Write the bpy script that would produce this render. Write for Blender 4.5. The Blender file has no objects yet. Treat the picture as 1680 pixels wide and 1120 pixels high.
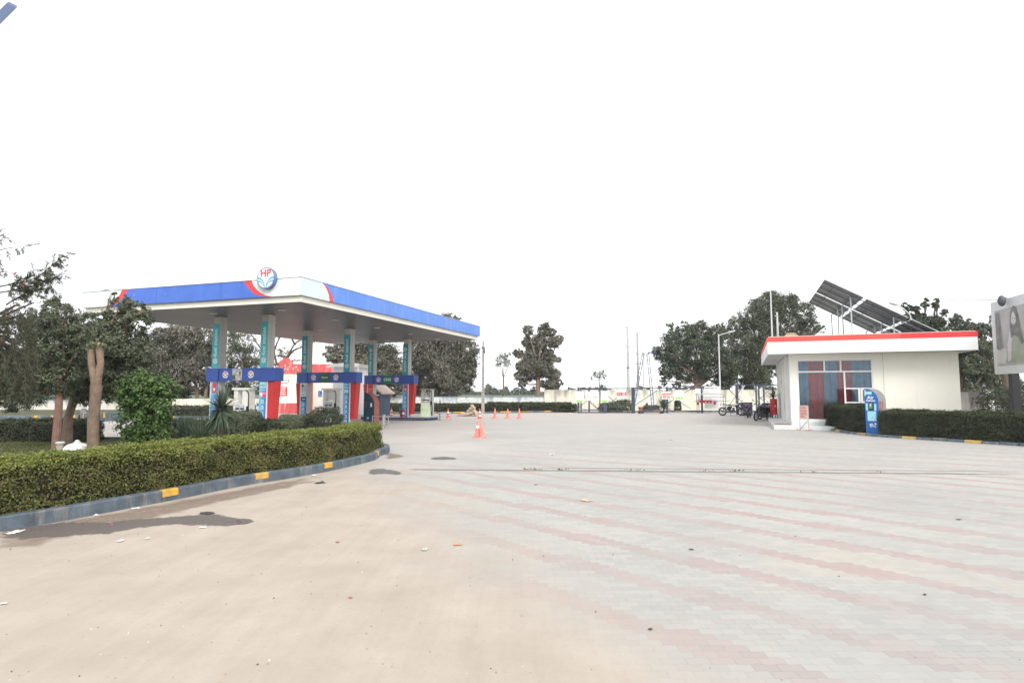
import bpy, math, random
import numpy as np
from mathutils import Vector, Matrix
SC = bpy.context.scene
R = math.radians
# ------------------------------------------------------------------ camera
F = 976.0; EYE = 1.85; PITCH = math.atan(80 / F)
cam_d = bpy.data.cameras.new("camera"); cam = bpy.data.objects.new("camera", cam_d)
SC.collection.objects.link(cam); SC.camera = cam
cam.location = (0, 0, EYE); cam.rotation_euler = (R(90) + PITCH, 0, 0)
cam_d.sensor_width = 36; cam_d.lens = F / 1680 * 36; cam_d.clip_end = 2000; cam_d.clip_start = .05
# ------------------------------------------------------------------ sky, sun, exposure
SUN_EL, SUN_AZ = R(42), R(160)       # azimuth clockwise from +Y
W = bpy.data.worlds.new("World"); SC.world = W; W.use_nodes = True
nt = W.node_tree; bg = nt.nodes['Background']
sky = nt.nodes.new('ShaderNodeTexSky'); sky.sky_type = 'NISHITA'; sky.sun_disc = False
sky.sun_elevation = SUN_EL; sky.sun_rotation = SUN_AZ; sky.dust_density = 1.5; sky.air_density = 1.0; sky.ozone_density = .6
hs = nt.nodes.new('ShaderNodeHueSaturation'); hs.inputs['Saturation'].default_value = .10
nt.links.new(sky.outputs[0], hs.inputs['Color'])
ov = nt.nodes.new('ShaderNodeMixRGB'); ov.inputs[0].default_value = .72; ov.inputs[2].default_value = (9.6, 9.75, 10.0, 1)   # even white overcast over the clear sky
nt.links.new(hs.outputs[0], ov.inputs[1]); nt.links.new(ov.outputs[0], bg.inputs[0]); bg.inputs[1].default_value = .10
sd = bpy.data.lights.new("sun", 'SUN'); sd.energy = 1.5; sd.angle = R(26); sd.color = (1, .95, .88)
sun = bpy.data.objects.new("sun", sd); SC.collection.objects.link(sun)
sdir = Vector((math.sin(SUN_AZ) * math.cos(SUN_EL), math.cos(SUN_AZ) * math.cos(SUN_EL), math.sin(SUN_EL)))
sun.rotation_euler = sdir.to_track_quat('Z', 'Y').to_euler(); sun.location = (0, 0, 30)
SC.view_settings.view_transform = 'Standard'; SC.view_settings.look = 'None'
SC.view_settings.exposure = 0.90; SC.view_settings.gamma = 1
SC.render.engine = 'CYCLES'

# ------------------------------------------------------------------ helpers
def ray(px, py):
    u = (px - 840) / F; v = (560 - py) / F; c, s = math.cos(PITCH), math.sin(PITCH)
    return Vector((u, c - v * s, s + v * c))
def G(px, py, z=0.0):                # point of the plane at height z seen at that place of the photo
    d = ray(px, py); t = (z - EYE) / d.z
    return Vector((d.x * t, d.y * t, z))
def P(px, py, Y):                    # point at distance Y seen at that place
    d = ray(px, py); t = Y / d.y
    return Vector((d.x * t, Y, EYE + d.z * t))
def hit(px, py, p0, n):
    d = ray(px, py); o = Vector((0, 0, EYE)); t = (p0 - o).dot(n) / d.dot(n)
    return o + d * t
def tag(o, label=None, cat=None, group=None, kind=None):
    if label: o['label'] = label
    if cat: o['category'] = cat
    if group: o['group'] = group
    if kind: o['kind'] = kind
    return o
def empty(name, loc, rz=0, label=None, cat=None, group=None):
    o = bpy.data.objects.new(name, None); SC.collection.objects.link(o)
    o.location = loc; o.rotation_euler = (0, 0, rz); o.empty_display_size = .2
    return tag(o, label, cat, group)
def link(name, me, parent=None):
    o = bpy.data.objects.new(name, me); SC.collection.objects.link(o)
    if parent: o.parent = parent
    return o
def dup(o, parent=None):
    c = o.copy(); SC.collection.objects.link(c); c.parent = parent
    for ch in list(o.children): dup(ch, c)
    return c

class MB:
    def __init__(s): s.v = []; s.f = []; s.m = []; s.T = None
    def add(s, vs, fs, mi=0):
        k = len(s.v)
        for p in vs:
            p = Vector(p)
            s.v.append(tuple(s.T @ p) if s.T else tuple(p))
        for f in fs: s.f.append([i + k for i in f]); s.m.append(mi)
        return s
    def box(s, x0, y0, z0, x1, y1, z1, mi=0):
        if x0 > x1: x0, x1 = x1, x0
        if y0 > y1: y0, y1 = y1, y0
        if z0 > z1: z0, z1 = z1, z0
        return s.add([(x0,y0,z0),(x1,y0,z0),(x1,y1,z0),(x0,y1,z0),(x0,y0,z1),(x1,y0,z1),(x1,y1,z1),(x0,y1,z1)],
              [(0,3,2,1),(4,5,6,7),(0,1,5,4),(1,2,6,5),(2,3,7,6),(3,0,4,7)], mi)
    def prism(s, pts, a, b, mi=0, axis='z'):       # polygon (ccw) swept from a to b
        n = len(pts)
        def q(p, t):
            return (p[0], p[1], t) if axis == 'z' else ((p[0], t, p[1]) if axis == 'y' else (t, p[0], p[1]))
        vs = [q(p, a) for p in pts] + [q(p, b) for p in pts]
        fs = [list(range(n))[::-1], list(range(n, 2 * n))] + [(i, (i + 1) % n, n + (i + 1) % n, n + i) for i in range(n)]
        return s.add(vs, fs, mi)
    def tube(s, pts, r, n=8, mi=0, cap=True):
        pts = [Vector(p) for p in pts]; m = len(pts)
        rs = r if isinstance(r, (list, tuple)) else [r] * m
        vs = []; up = Vector((0, 0, 1)); prev = None
        for i, p in enumerate(pts):
            t = (pts[min(i + 1, m - 1)] - pts[max(i - 1, 0)]).normalized()
            if prev is None:
                a = up if abs(t.z) < .9 else Vector((1, 0, 0)); e1 = t.cross(a).normalized()
            else:
                e1 = (prev - t * prev.dot(t)).normalized()
            prev = e1; e2 = t.cross(e1)
            for k in range(n):
                w = 2 * math.pi * k / n; vs.append(p + (e1 * math.cos(w) + e2 * math.sin(w)) * rs[i])
        fs = []
        for i in range(m - 1):
            for k in range(n):
                a = i * n + k; b = i * n + (k + 1) % n; fs.append((a, b, b + n, a + n))
        if cap: fs.append(list(range(n))[::-1]); fs.append([(m - 1) * n + k for k in range(n)])
        return s.add(vs, fs, mi)
    def lathe(s, prof, c=(0, 0, 0), n=20, mi=0, axis='z'):
        vs = []; m = len(prof)
        for r, z in prof:
            for k in range(n):
                w = 2 * math.pi * k / n; x, y = r * math.cos(w), r * math.sin(w)
                p = (x, y, z) if axis == 'z' else ((x, -z, y) if axis == 'y' else (z, x, y))
                vs.append((p[0] + c[0], p[1] + c[1], p[2] + c[2]))
        fs = []
        for i in range(m - 1):
            for k in range(n):
                a = i * n + k; b = i * n + (k + 1) % n; fs.append((a, b, b + n, a + n))
        fs.append(list(range(n))[::-1]); fs.append([(m - 1) * n + k for k in range(n)])
        return s.add(vs, fs, mi)
    def build(s, name, mats, parent=None, smooth=False, bevel=0):
        me = bpy.data.meshes.new(name); me.from_pydata(s.v, [], s.f)
        if not isinstance(mats, (list, tuple)): mats = [mats]
        for m in mats: me.materials.append(m)
        me.polygons.foreach_set('material_index', s.m)
        if smooth: me.polygons.foreach_set('use_smooth', [True] * len(s.f))
        me.update(); o = link(name, me, parent)
        if smooth: 
            e = o.modifiers.new('es', 'EDGE_SPLIT'); e.split_angle = R(38)
        if bevel:
            b = o.modifiers.new('bevel', 'BEVEL'); b.width = bevel; b.segments = 2; b.limit_method = 'ANGLE'; b.angle_limit = R(40)
        return o

# ------------------------------------------------------------------ materials
MATS = {}
def mat(name, col, rough=.6, var=.12, scale=3.0, metal=0, bump=0, bscale=40, spec=.4, dirt=None, dirtamt=.35):
    if name in MATS: return MATS[name]
    m = bpy.data.materials.new(name); m.use_nodes = True; t = m.node_tree; N = t.nodes; L = t.links
    b = N['Principled BSDF']; b.inputs['Roughness'].default_value = rough; b.inputs['Metallic'].default_value = metal
    b.inputs['Specular IOR Level'].default_value = spec
    tc = N.new('ShaderNodeTexCoord'); nz = N.new('ShaderNodeTexNoise'); nz.inputs['Scale'].default_value = scale
    nz.inputs['Detail'].default_value = 6; L.new(tc.outputs['Object'], nz.inputs['Vector'])
    r = N.new('ShaderNodeValToRGB'); L.new(nz.outputs['Fac'], r.inputs[0])
    r.color_ramp.elements[0].position = .3; r.color_ramp.elements[1].position = .7
    r.color_ramp.elements[0].color = (*[c * (1 - var) for c in col], 1)
    r.color_ramp.elements[1].color = (*[min(1, c * (1 + var)) for c in col], 1)
    out = r.outputs[0]
    if dirt:
        mp = N.new('ShaderNodeMapping'); mp.inputs['Scale'].default_value = (1.6, 1.6, .25); L.new(tc.outputs['Object'], mp.inputs[0])
        n2 = N.new('ShaderNodeTexNoise'); n2.inputs['Scale'].default_value = 2.2; n2.inputs['Detail'].default_value = 8; n2.inputs['Roughness'].default_value = .65
        L.new(mp.outputs[0], n2.inputs['Vector'])
        r2 = N.new('ShaderNodeValToRGB'); r2.color_ramp.elements[0].position = .6 - dirtamt * .4; r2.color_ramp.elements[1].position = .75 - dirtamt * .2
        L.new(n2.outputs['Fac'], r2.inputs[0])
        mx = N.new('ShaderNodeMixRGB'); L.new(r2.outputs[0], mx.inputs[0]); L.new(out, mx.inputs[1]); mx.inputs[2].default_value = (*dirt, 1)
        out = mx.outputs[0]
    L.new(out, b.inputs['Base Color'])
    if bump:
        n3 = N.new('ShaderNodeTexNoise'); n3.inputs['Scale'].default_value = bscale; n3.inputs['Detail'].default_value = 5
        L.new(tc.outputs['Object'], n3.inputs['Vector'])
        bp = N.new('ShaderNodeBump'); bp.inputs['Strength'].default_value = bump; bp.inputs['Distance'].default_value = .02
        L.new(n3.outputs['Fac'], bp.inputs['Height']); L.new(bp.outputs[0], b.inputs['Normal'])
    MATS[name] = m; return m

def leafmat(name, cols, trans=.25, clump=.8, rough=.55):
    """leaf colours, one per leaf, drifting slowly from branch to branch"""
    if name in MATS: return MATS[name]
    m = bpy.data.materials.new(name); m.use_nodes = True; t = m.node_tree; N = t.nodes; L = t.links
    b = N['Principled BSDF']; b.inputs['Roughness'].default_value = rough; b.inputs['Specular IOR Level'].default_value = .35
    g = N.new('ShaderNodeNewGeometry'); nz = N.new('ShaderNodeTexNoise'); nz.inputs['Scale'].default_value = clump; nz.inputs['Detail'].default_value = 3
    L.new(g.outputs['Position'], nz.inputs['Vector'])
    a = N.new('ShaderNodeMath'); a.operation = 'MULTIPLY'; a.inputs[1].default_value = .55; L.new(g.outputs['Random Per Island'], a.inputs[0])
    a2 = N.new('ShaderNodeMath'); a2.operation = 'MULTIPLY_ADD'; a2.inputs[1].default_value = 1.3; a2.inputs[2].default_value = -.4; L.new(nz.outputs['Fac'], a2.inputs[0])
    a3 = N.new('ShaderNodeMath'); a3.operation = 'ADD'; L.new(a.outputs[0], a3.inputs[0]); L.new(a2.outputs[0], a3.inputs[1])
    r = N.new('ShaderNodeValToRGB'); L.new(a3.outputs[0], r.inputs[0]); e = r.color_ramp.elements
    e[0].color = (*cols[0], 1); e[0].position = .05; e[1].color = (*cols[-1], 1); e[1].position = .95
    for i, c in enumerate(cols[1:-1]):
        q = e.new(.05 + .9 * (i + 1) / (len(cols) - 1)); q.color = (*c, 1)
    L.new(r.outputs[0], b.inputs['Base Color'])
    tr = N.new('ShaderNodeBsdfTranslucent'); L.new(r.outputs[0], tr.inputs[0])
    mx = N.new('ShaderNodeMixShader'); mx.inputs[0].default_value = trans
    L.new(b.outputs[0], mx.inputs[1]); L.new(tr.outputs[0], mx.inputs[2]); L.new(mx.outputs[0], N['Material Output'].inputs[0])
    MATS[name] = m; return m

WHITE = mat('white_paint', (.78, .79, .78), .45, .04, 2)
DWHITE = mat('aged_white_paint', (.70, .70, .67), .55, .07, 2.5, dirt=(.5, .48, .43), dirtamt=.15)
CREAM = mat('cream_paint', (.86, .84, .75), .6, .02, 1.5, bump=.3, bscale=60, dirt=(.76, .73, .64), dirtamt=.05)
GREY = mat('grey_paint', (.42, .42, .41), .55, .1, 3)
LGREY = mat('light_grey', (.55, .56, .56), .5, .08, 3)
DGREY = mat('dark_grey', (.09, .095, .11), .55, .2, 4)
BLACK = mat('black_rubber', (.018, .018, .02), .6, .2, 6)
BLUE = mat('royal_blue_sheet', (.035, .115, .52), .4, .10, .8, spec=.4)
BLUED = mat('band_blue', (.03, .08, .34), .4, .10, 1.5)
NAVY = mat('navy_paint', (.018, .035, .085), .5, .25, 3)
RED = mat('red_panel', (.52, .03, .03), .45, .12, 2)
SRED = mat('sign_red', (.66, .045, .045), .5, .07, 2)
FRED = mat('faded_red', (.56, .10, .10), .6, .12, 2, dirt=(.72, .4, .36), dirtamt=.2)
TEAL = mat('teal_panel', (.03, .32, .38), .45, .07, 2)
TEALL = mat('teal_panel_pale', (.06, .45, .52), .45, .07, 2)  # paler teal, for the front row of columns
STEEL = mat('steel', (.45, .45, .45), .35, .1, 5, metal=.7)
GALV = mat('galvanised', (.5, .52, .53), .5, .12, 6, metal=.3)
SLATE = mat('slate_steel', (.05, .065, .10), .5, .2, 5)
YEL = mat('yellow_paint', (.55, .31, .05), .7, .2, 8, dirt=(.35, .28, .14), dirtamt=.2)
KERB = mat('kerb_paint', (.085, .11, .135), .7, .3, 4, bump=.35, bscale=25, dirt=(.26, .25, .23), dirtamt=.22)
GREEN = mat('sign_green', (.01, .2, .09), .5, .1, 3)
LIME = mat('lime_print', (.22, .62, .10), .6, .1, 3)
BARK = mat('bark', (.16, .115, .085), .85, .3, 9, bump=.8, bscale=18)
BARKL = mat('pale_bark', (.23, .165, .12), .85, .25, 7, bump=.5, bscale=14)
BARKD = mat('dark_bark', (.09, .07, .055), .9, .3, 7, bump=.6, bscale=14)
STONE = mat('pale_stone', (.52, .43, .34), .85, .25, 5, bump=.5, bscale=12)
ORANGE = mat('cone_orange', (.72, .10, .05), .5, .12, 5)
PINKC = mat('cone_faded', (.74, .24, .19), .55, .1, 5)
GLASS = None

def noise_nodes(t, scale, detail=5, rough=.55, vec=None):
    n = t.nodes.new('ShaderNodeTexNoise'); n.inputs['Scale'].default_value = scale; n.inputs['Detail'].default_value = detail
    n.inputs['Roughness'].default_value = rough
    if vec: t.links.new(vec, n.inputs['Vector'])
    return n
def ramp(t, src, p0, p1, c0=(0, 0, 0), c1=(1, 1, 1)):
    r = t.nodes.new('ShaderNodeValToRGB'); t.links.new(src, r.inputs[0]); e = r.color_ramp.elements
    e[0].position = p0; e[1].position = p1; e[0].color = (*c0, 1); e[1].color = (*c1, 1); return r.outputs[0]
def mixc(t, fac, a, b, mode='MIX'):
    m = t.nodes.new('ShaderNodeMixRGB'); m.blend_type = mode
    for i, x in enumerate((fac, a, b)):
        if isinstance(x, tuple): m.inputs[i].default_value = (*x, 1)
        elif isinstance(x, (int, float)): m.inputs[i].default_value = x
        else: t.links.new(x, m.inputs[i])
    return m.outputs[0]
def mth(t, op, a, b=None, c=None, clamp=False):
    m = t.nodes.new('ShaderNodeMath'); m.operation = op; m.use_clamp = clamp
    for i, x in enumerate((a, b, c)):
        if x is None: continue
        if isinstance(x, (int, float)): m.inputs[i].default_value = x
        else: t.links.new(x, m.inputs[i])
    return m.outputs[0]

def ground_material():
    m = bpy.data.materials.new('yard_surface'); m.use_nodes = True; t = m.node_tree; N = t.nodes; L = t.links
    b = N['Principled BSDF']; b.inputs['Roughness'].default_value = .85; b.inputs['Specular IOR Level'].default_value = .25
    g = N.new('ShaderNodeNewGeometry'); pos = g.outputs['Position']
    sx = N.new('ShaderNodeSeparateXYZ'); L.new(pos, sx.inputs[0]); X, Y = sx.outputs[0], sx.outputs[1]
    # paver grid: cells of 0.22 x 0.115 m, every second row shifted, edges waved like interlocking blocks
    wv = mth(t, 'MULTIPLY', mth(t, 'SINE', mth(t, 'MULTIPLY', X, 2 * math.pi / .17)), .007)
    Yw = mth(t, 'ADD', Y, wv)
    row = mth(t, 'FLOOR', mth(t, 'DIVIDE', Yw, .10))
    off = mth(t, 'MULTIPLY', mth(t, 'MODULO', mth(t, 'ADD', row, 1000), 2), .5)
    colf = mth(t, 'ADD', mth(t, 'DIVIDE', X, .17), off); col = mth(t, 'FLOOR', colf)
    fx = mth(t, 'SUBTRACT', colf, col); fy = mth(t, 'FRACT', mth(t, 'DIVIDE', Yw, .10))
    ex = mth(t, 'MINIMUM', fx, mth(t, 'SUBTRACT', 1, fx)); ey = mth(t, 'MINIMUM', fy, mth(t, 'SUBTRACT', 1, fy))
    e = mth(t, 'MINIMUM', mth(t, 'MULTIPLY', ex, .17), mth(t, 'MULTIPLY', ey, .10))
    joint = ramp(t, mth(t, 'MULTIPLY', e, 100), .15, .6)        # 0 in the joint
    cx = mth(t, 'MULTIPLY', mth(t, 'SUBTRACT', col, off), .17); cy = mth(t, 'MULTIPLY', row, .10)
    # stripes
    d1 = mth(t, 'MULTIPLY', mth(t, 'ADD', cx, cy), .7071)
    d2 = mth(t, 'ADD', mth(t, 'MULTIPLY', cx, .5), mth(t, 'MULTIPLY', cy, .866))
    s1 = mth(t, 'LESS_THAN', mth(t, 'FRACT', mth(t, 'DIVIDE', mth(t, 'ADD', d1, 100.02), .945)), .32)
    s2 = mth(t, 'LESS_THAN', mth(t, 'FRACT', mth(t, 'DIVIDE', mth(t, 'ADD', d2, 100.3), 1.35)), .27)
    far = mth(t, 'GREATER_THAN', Y, 13.75)
    st = mth(t, 'ADD', mth(t, 'MULTIPLY', s2, far), mth(t, 'MULTIPLY', s1, mth(t, 'SUBTRACT', 1, far)))
    big = noise_nodes(t, .35, 6, .6, pos); med = noise_nodes(t, 1.3, 6, .6, pos); fine = noise_nodes(t, 30, 4, .6, pos)
    # per paver shade
    wn = N.new('ShaderNodeTexWhiteNoise'); wn.noise_dimensions = '2D'
    cb = N.new('ShaderNodeCombineXYZ'); L.new(cx, cb.inputs[0]); L.new(cy, cb.inputs[1]); L.new(cb.outputs[0], wn.inputs['Vector'])
    pav = mixc(t, wn.outputs['Value'], (.345, .338, .320), (.382, .374, .354))
    ochre = ramp(t, big.outputs['Fac'], .50, .66)
    nearc = ramp(t, mth(t, 'DIVIDE', Y, 10), .35, .85, (1, 1, 1), (0, 0, 0))
    pav = mixc(t, mth(t, 'MULTIPLY', mth(t, 'MULTIPLY', ochre, mth(t, 'MULTIPLY', nearc, ramp(t, mth(t, 'DIVIDE', X, 4), .1, .6, (.45, .45, .45), (1, 1, 1)))), .95), pav, (.45, .365, .265))
    pinkc = mixc(t, wn.outputs['Value'], (.330, .248, .240), (.360, .275, .264))
    fade = ramp(t, big.outputs['Fac'], .38, .66, (.25, .25, .25), (.95, .95, .95))
    farfade = ramp(t, mth(t, 'DIVIDE', Y, 40), .33, .60, (1, 1, 1), (.12, .12, .12))
    stf = mth(t, 'MULTIPLY', mth(t, 'MULTIPLY', st, fade), farfade)
    pav = mixc(t, stf, pav, pinkc)
    jw = ramp(t, mth(t, 'DIVIDE', Y, 60), .0, .55, (.20, .20, .20), (.10, .10, .10))
    jdark = mixc(t, joint, (.23, .22, .20), (1, 1, 1))
    pav = mixc(t, mth(t, 'MULTIPLY', ramp(t, med.outputs['Fac'], .3, .6), jw), pav, mixc(t, 1, pav, jdark, 'MULTIPLY'))
    dark = ramp(t, big.outputs['Fac'], .3, .62, (.90, .90, .91), (1.04, 1.04, 1.03))
    pav = mixc(t, 1, pav, dark, 'MULTIPLY')
    # dusty sand drive on the left
    sandc = mixc(t, ramp(t, med.outputs['Fac'], .3, .7), (.348, .303, .256), (.418, .368, .315))
    sandc = mixc(t, mth(t, 'MULTIPLY', ramp(t, fine.outputs['Fac'], .45, .75), .28), sandc, (.34, .27, .21))
    mpn = N.new('ShaderNodeMapping'); mpn.inputs['Rotation'].default_value = (0, 0, R(-28)); mpn.inputs['Scale'].default_value = (4.5, .3, 1); L.new(pos, mpn.inputs[0])
    strk = noise_nodes(t, 1.1, 7, .65, mpn.outputs[0])
    sandc = mixc(t, 1, sandc, ramp(t, strk.outputs['Fac'], .32, .68, (.94, .935, .93), (1.03, 1.03, 1.03)), 'MULTIPLY')
    blot = noise_nodes(t, .9, 8, .72, pos)
    pav = mixc(t, mth(t, 'MULTIPLY', ramp(t, blot.outputs['Fac'], .58, .74), .35), pav, (.27, .262, .255))
    spk = noise_nodes(t, 9, 6, .75, pos)
    pav = mixc(t, mth(t, 'MULTIPLY', ramp(t, spk.outputs['Fac'], .56, .70), .22), pav, (.25, .24, .23))
    sandc = mixc(t, mth(t, 'MULTIPLY', ramp(t, spk.outputs['Fac'], .58, .70), .25), sandc, (.27, .22, .175))
    bx = mth(t, 'SUBTRACT', 2.6, mth(t, 'MULTIPLY', Y, .37))
    sdist = mth(t, 'ADD', mth(t, 'SUBTRACT', bx, X), mth(t, 'MULTIPLY', mth(t, 'SUBTRACT', big.outputs['Fac'], .5), 4.5))
    sm = ramp(t, mth(t, 'ADD', mth(t, 'MULTIPLY', sdist, .32), .5), .2, .85)
    # the sand ends where the drive reaches the forecourt
    yend = ramp(t, mth(t, 'DIVIDE', mth(t, 'ADD', Y, mth(t, 'MULTIPLY', med.outputs['Fac'], 3)), 30), .50, .72, (1, 1, 1), (0, 0, 0))
    sm = mth(t, 'MULTIPLY', sm, yend)
    colr = mixc(t, sm, pav, sandc)
    # worn concrete forecourt (left of the paving, further away)
    fc = mth(t, 'ADD', mth(t, 'SUBTRACT', -1.0, X), mth(t, 'MULTIPLY', mth(t, 'SUBTRACT', big.outputs['Fac'], .5), 5))
    fcm = mth(t, 'MULTIPLY', ramp(t, mth(t, 'ADD', mth(t, 'MULTIPLY', fc, .25), .5), .2, .8), mth(t, 'SUBTRACT', 1, yend))
    conc = mixc(t, ramp(t, big.outputs['Fac'], .3, .7), (.36, .335, .31), (.43, .405, .375))
    colr = mixc(t, fcm, colr, conc)
    # dust beyond: same tone further off
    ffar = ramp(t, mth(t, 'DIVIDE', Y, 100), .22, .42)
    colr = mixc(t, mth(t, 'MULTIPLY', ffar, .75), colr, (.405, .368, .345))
    # out beyond the walls: fields
    fld = mth(t, 'GREATER_THAN', Y, 60)
    colr = mixc(t, fld, colr, (.10, .12, .06))
    L.new(colr, b.inputs['Base Color'])
    bp = N.new('ShaderNodeBump'); bp.inputs['Strength'].default_value = .22; bp.inputs['Distance'].default_value = .005
    hgt = mth(t, 'ADD', mth(t, 'MULTIPLY', joint, mth(t, 'SUBTRACT', 1, sm)), mth(t, 'MULTIPLY', fine.outputs['Fac'], .8))
    L.new(hgt, bp.inputs['Height']); L.new(bp.outputs[0], b.inputs['Normal'])
    return m

def sheet(name, pts, z, m, kind='structure', parent=None):
    me = bpy.data.meshes.new(name); me.from_pydata([(p[0], p[1], z) for p in pts], [], [list(range(len(pts)))]); me.materials.append(m)
    me.update()
    if me.polygons[0].normal.z < 0: me.flip_normals()
    o = link(name, me, parent)
    if kind: o['kind'] = kind
    return o
sheet('ground', [(-700, -60), (700, -60), (700, 1200), (-700, 1200)], 0, ground_material())

# ------------------------------------------------------------------ text
def lettering(body, size, m, parent, M, name='lettering', extrude=.002, space=1.0, bold=0):
    c = bpy.data.curves.new('t', 'FONT'); c.body = body; c.size = size; c.align_x = 'CENTER'; c.align_y = 'CENTER'
    c.extrude = extrude; c.space_character = space; c.offset = bold; c.resolution_u = 3
    tmp = bpy.data.objects.new('t', c); SC.collection.objects.link(tmp)
    dg = bpy.context.evaluated_depsgraph_get(); me = bpy.data.meshes.new_from_object(tmp.evaluated_get(dg))
    bpy.data.objects.remove(tmp); bpy.data.curves.remove(c)
    me.materials.clear(); me.materials.append(m); me.name = name
    me.transform(M); o = link(name, me, parent); return o
def FR(x, y, z, roll=0):            # frame for lettering facing -Y: text x -> +X, text y -> +Z
    return Matrix.Translation((x, y, z)) @ Matrix.Rotation(R(90), 4, 'X') @ Matrix.Rotation(roll, 4, 'Z')

# ------------------------------------------------------------------ leaves
def leaves(name, C, Nn, Lg, Wd, mats, mi=None, parent=None, seed=1, fold=.15, bias=None, extra=None):
    rng = np.random.default_rng(seed); n = len(C)
    Nn = Nn / (np.linalg.norm(Nn, axis=1, keepdims=True) + 1e-9)
    r = rng.normal(size=(n, 3))
    if bias is not None: r = r * .6 + np.array(bias)
    T = r - Nn * (r * Nn).sum(1, keepdims=True); T /= (np.linalg.norm(T, axis=1, keepdims=True) + 1e-9)
    B = np.cross(Nn, T)
    Lg = (np.ones(n) * Lg * rng.uniform(.65, 1.25, n))[:, None]; Wd = (np.ones(n) * Wd * rng.uniform(.7, 1.25, n))[:, None]
    off = Nn * Wd * fold
    V = np.stack([C - T * Lg * .5, C + B * Wd * .5 + off - T * Lg * .05, C + T * Lg * .5, C - B * Wd * .5 + off - T * Lg * .05], 1).reshape(-1, 3)
    me = bpy.data.meshes.new(name); nv = 4 * n; F_ = np.arange(nv, dtype=np.int32)
    ev, ef, em = extra if extra else ([], [], [])
    tot_l = nv + sum(len(f) for f in ef)
    allv = np.concatenate([V, np.array(ev).reshape(-1, 3)]) if len(ev) else V
    me.vertices.add(len(allv)); me.vertices.foreach_set('co', allv.astype(np.float32).ravel())
    loops = np.concatenate([F_] + [np.array(f, dtype=np.int32) + nv for f in ef]) if ef else F_
    me.loops.add(len(loops)); me.loops.foreach_set('vertex_index', loops)
    starts = np.concatenate([np.arange(n, dtype=np.int32) * 4, nv + np.cumsum([0] + [len(f) for f in ef])[:-1].astype(np.int32)]) if ef else np.arange(n, dtype=np.int32) * 4
    me.polygons.add(len(starts)); me.polygons.foreach_set('loop_start', starts.astype(np.int32))
    for m in (mats if isinstance(mats, (list, tuple)) else [mats]): me.materials.append(m)
    idx = np.zeros(len(starts), np.int32)
    if mi is not None: idx[:n] = mi
    if ef: idx[n:] = em
    me.polygons.foreach_set('material_index', idx)
    me.update(calc_edges=True); me.validate()
    return link(name, me, parent)

def blob_points(blobs, n, rng, clump=.34, per=60, shell=.5):
    """leaf positions gathered in clumps spread through a union of balls"""
    vol = np.array([b[3] ** 2.2 for b in blobs]); vol /= vol.sum()
    Cs, Ns = [], []
    for b, w in zip(blobs, vol):
        per_ = per; k = max(3, int(n * w / per)); rad = b[3]; sc = b[4] if len(b) > 4 else (1, 1, 1)
        d = rng.normal(size=(k, 3)); d /= np.linalg.norm(d, axis=1, keepdims=True)
        rr = rad * rng.uniform(shell ** 3, 1, (k, 1)) ** (1 / 3) * .88
        cc = np.array(b[:3]) + d * rr * np.array(sc)
        cr = rad * clump * rng.uniform(.35, 1.25, (k, 1))
        q = rng.normal(size=(k, per, 3)); q /= np.linalg.norm(q, axis=2, keepdims=True)
        pr = cr[:, :, None] * rng.uniform(.15, 1, (k, per, 1)) ** .5
        pts = cc[:, None, :] + q * pr * (rng.uniform(.55, 1.35, (k, 1, 3)) * np.array([1.05, 1.05, .75])) + rng.normal(size=q.shape) * rad * .05
        nr = q + d[:, None, :] * .6 + np.array([0, 0, .55]) + rng.normal(size=q.shape) * .45
        Cs.append(pts.reshape(-1, 3)); Ns.append(nr.reshape(-1, 3))
    return np.concatenate(Cs), np.concatenate(Ns)

def tree(name, label, cat, Y, trunk, blobs, leaf, n, lm, bark, group=None, limbs=True, depth=1.0, seed=1, bias=None, clump=.34, per=60, shell=.5, base_z=0.0, crown='crown', parts=None):
    """trunk: list of (px,py,radius m); blobs: list of (px,py,r px[,depth shift m]) read at distance Y"""
    rng = np.random.default_rng(seed); rd = random.Random(seed)
    b0 = P(trunk[0][0], trunk[0][1], Y); b0.z = base_z
    root = empty(name, b0, 0, label, cat, group)
    tp = [P(q[0], q[1], Y) - b0 for q in trunk]; tp[0].z = -.05
    mb = MB(); mb.tube(tp, [q[2] for q in trunk], 9)
    px2m = Y / F; B = []
    for q in blobs:
        c = P(q[0], q[1], Y) - b0; dy = q[3] if len(q) > 3 else rd.uniform(-.5, .5) * q[2] * px2m * depth
        B.append((c.x, c.y + dy, c.z, q[2] * px2m, (1, depth, 1)))
    if limbs:
        top = tp[-1]
        for b in B:
            e = Vector(b[:3]); st = tp[-1] if rd.random() < .6 or len(tp) < 3 else tp[-2]
            r0 = trunk[-1][2] * .6; mid = st.lerp(e, .5) + Vector((rd.uniform(-.15, .15), rd.uniform(-.15, .15), -.06)) * (e - st).length
            mb.tube([st, mid, e, e + Vector((rd.uniform(-.4, .4), rd.uniform(-.4, .4), .5)) * b[3]], [r0, r0 * .65, r0 * .35, .008], 6)
            for k in range(3):
                q = e + Vector((rd.gauss(0, 1), rd.gauss(0, 1), rd.gauss(0, .8))).normalized() * b[3] * .8
                mb.tube([mid.lerp(e, .6), q], [r0 * .25, .006], 5)
    mb.build('trunk', bark, root, smooth=True)
    C, Nn = blob_points(B, n, rng, clump, per, shell)
    leaves(crown, C, Nn, leaf[0], leaf[1], lm, None, root, seed, bias=bias)
    return root

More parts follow.
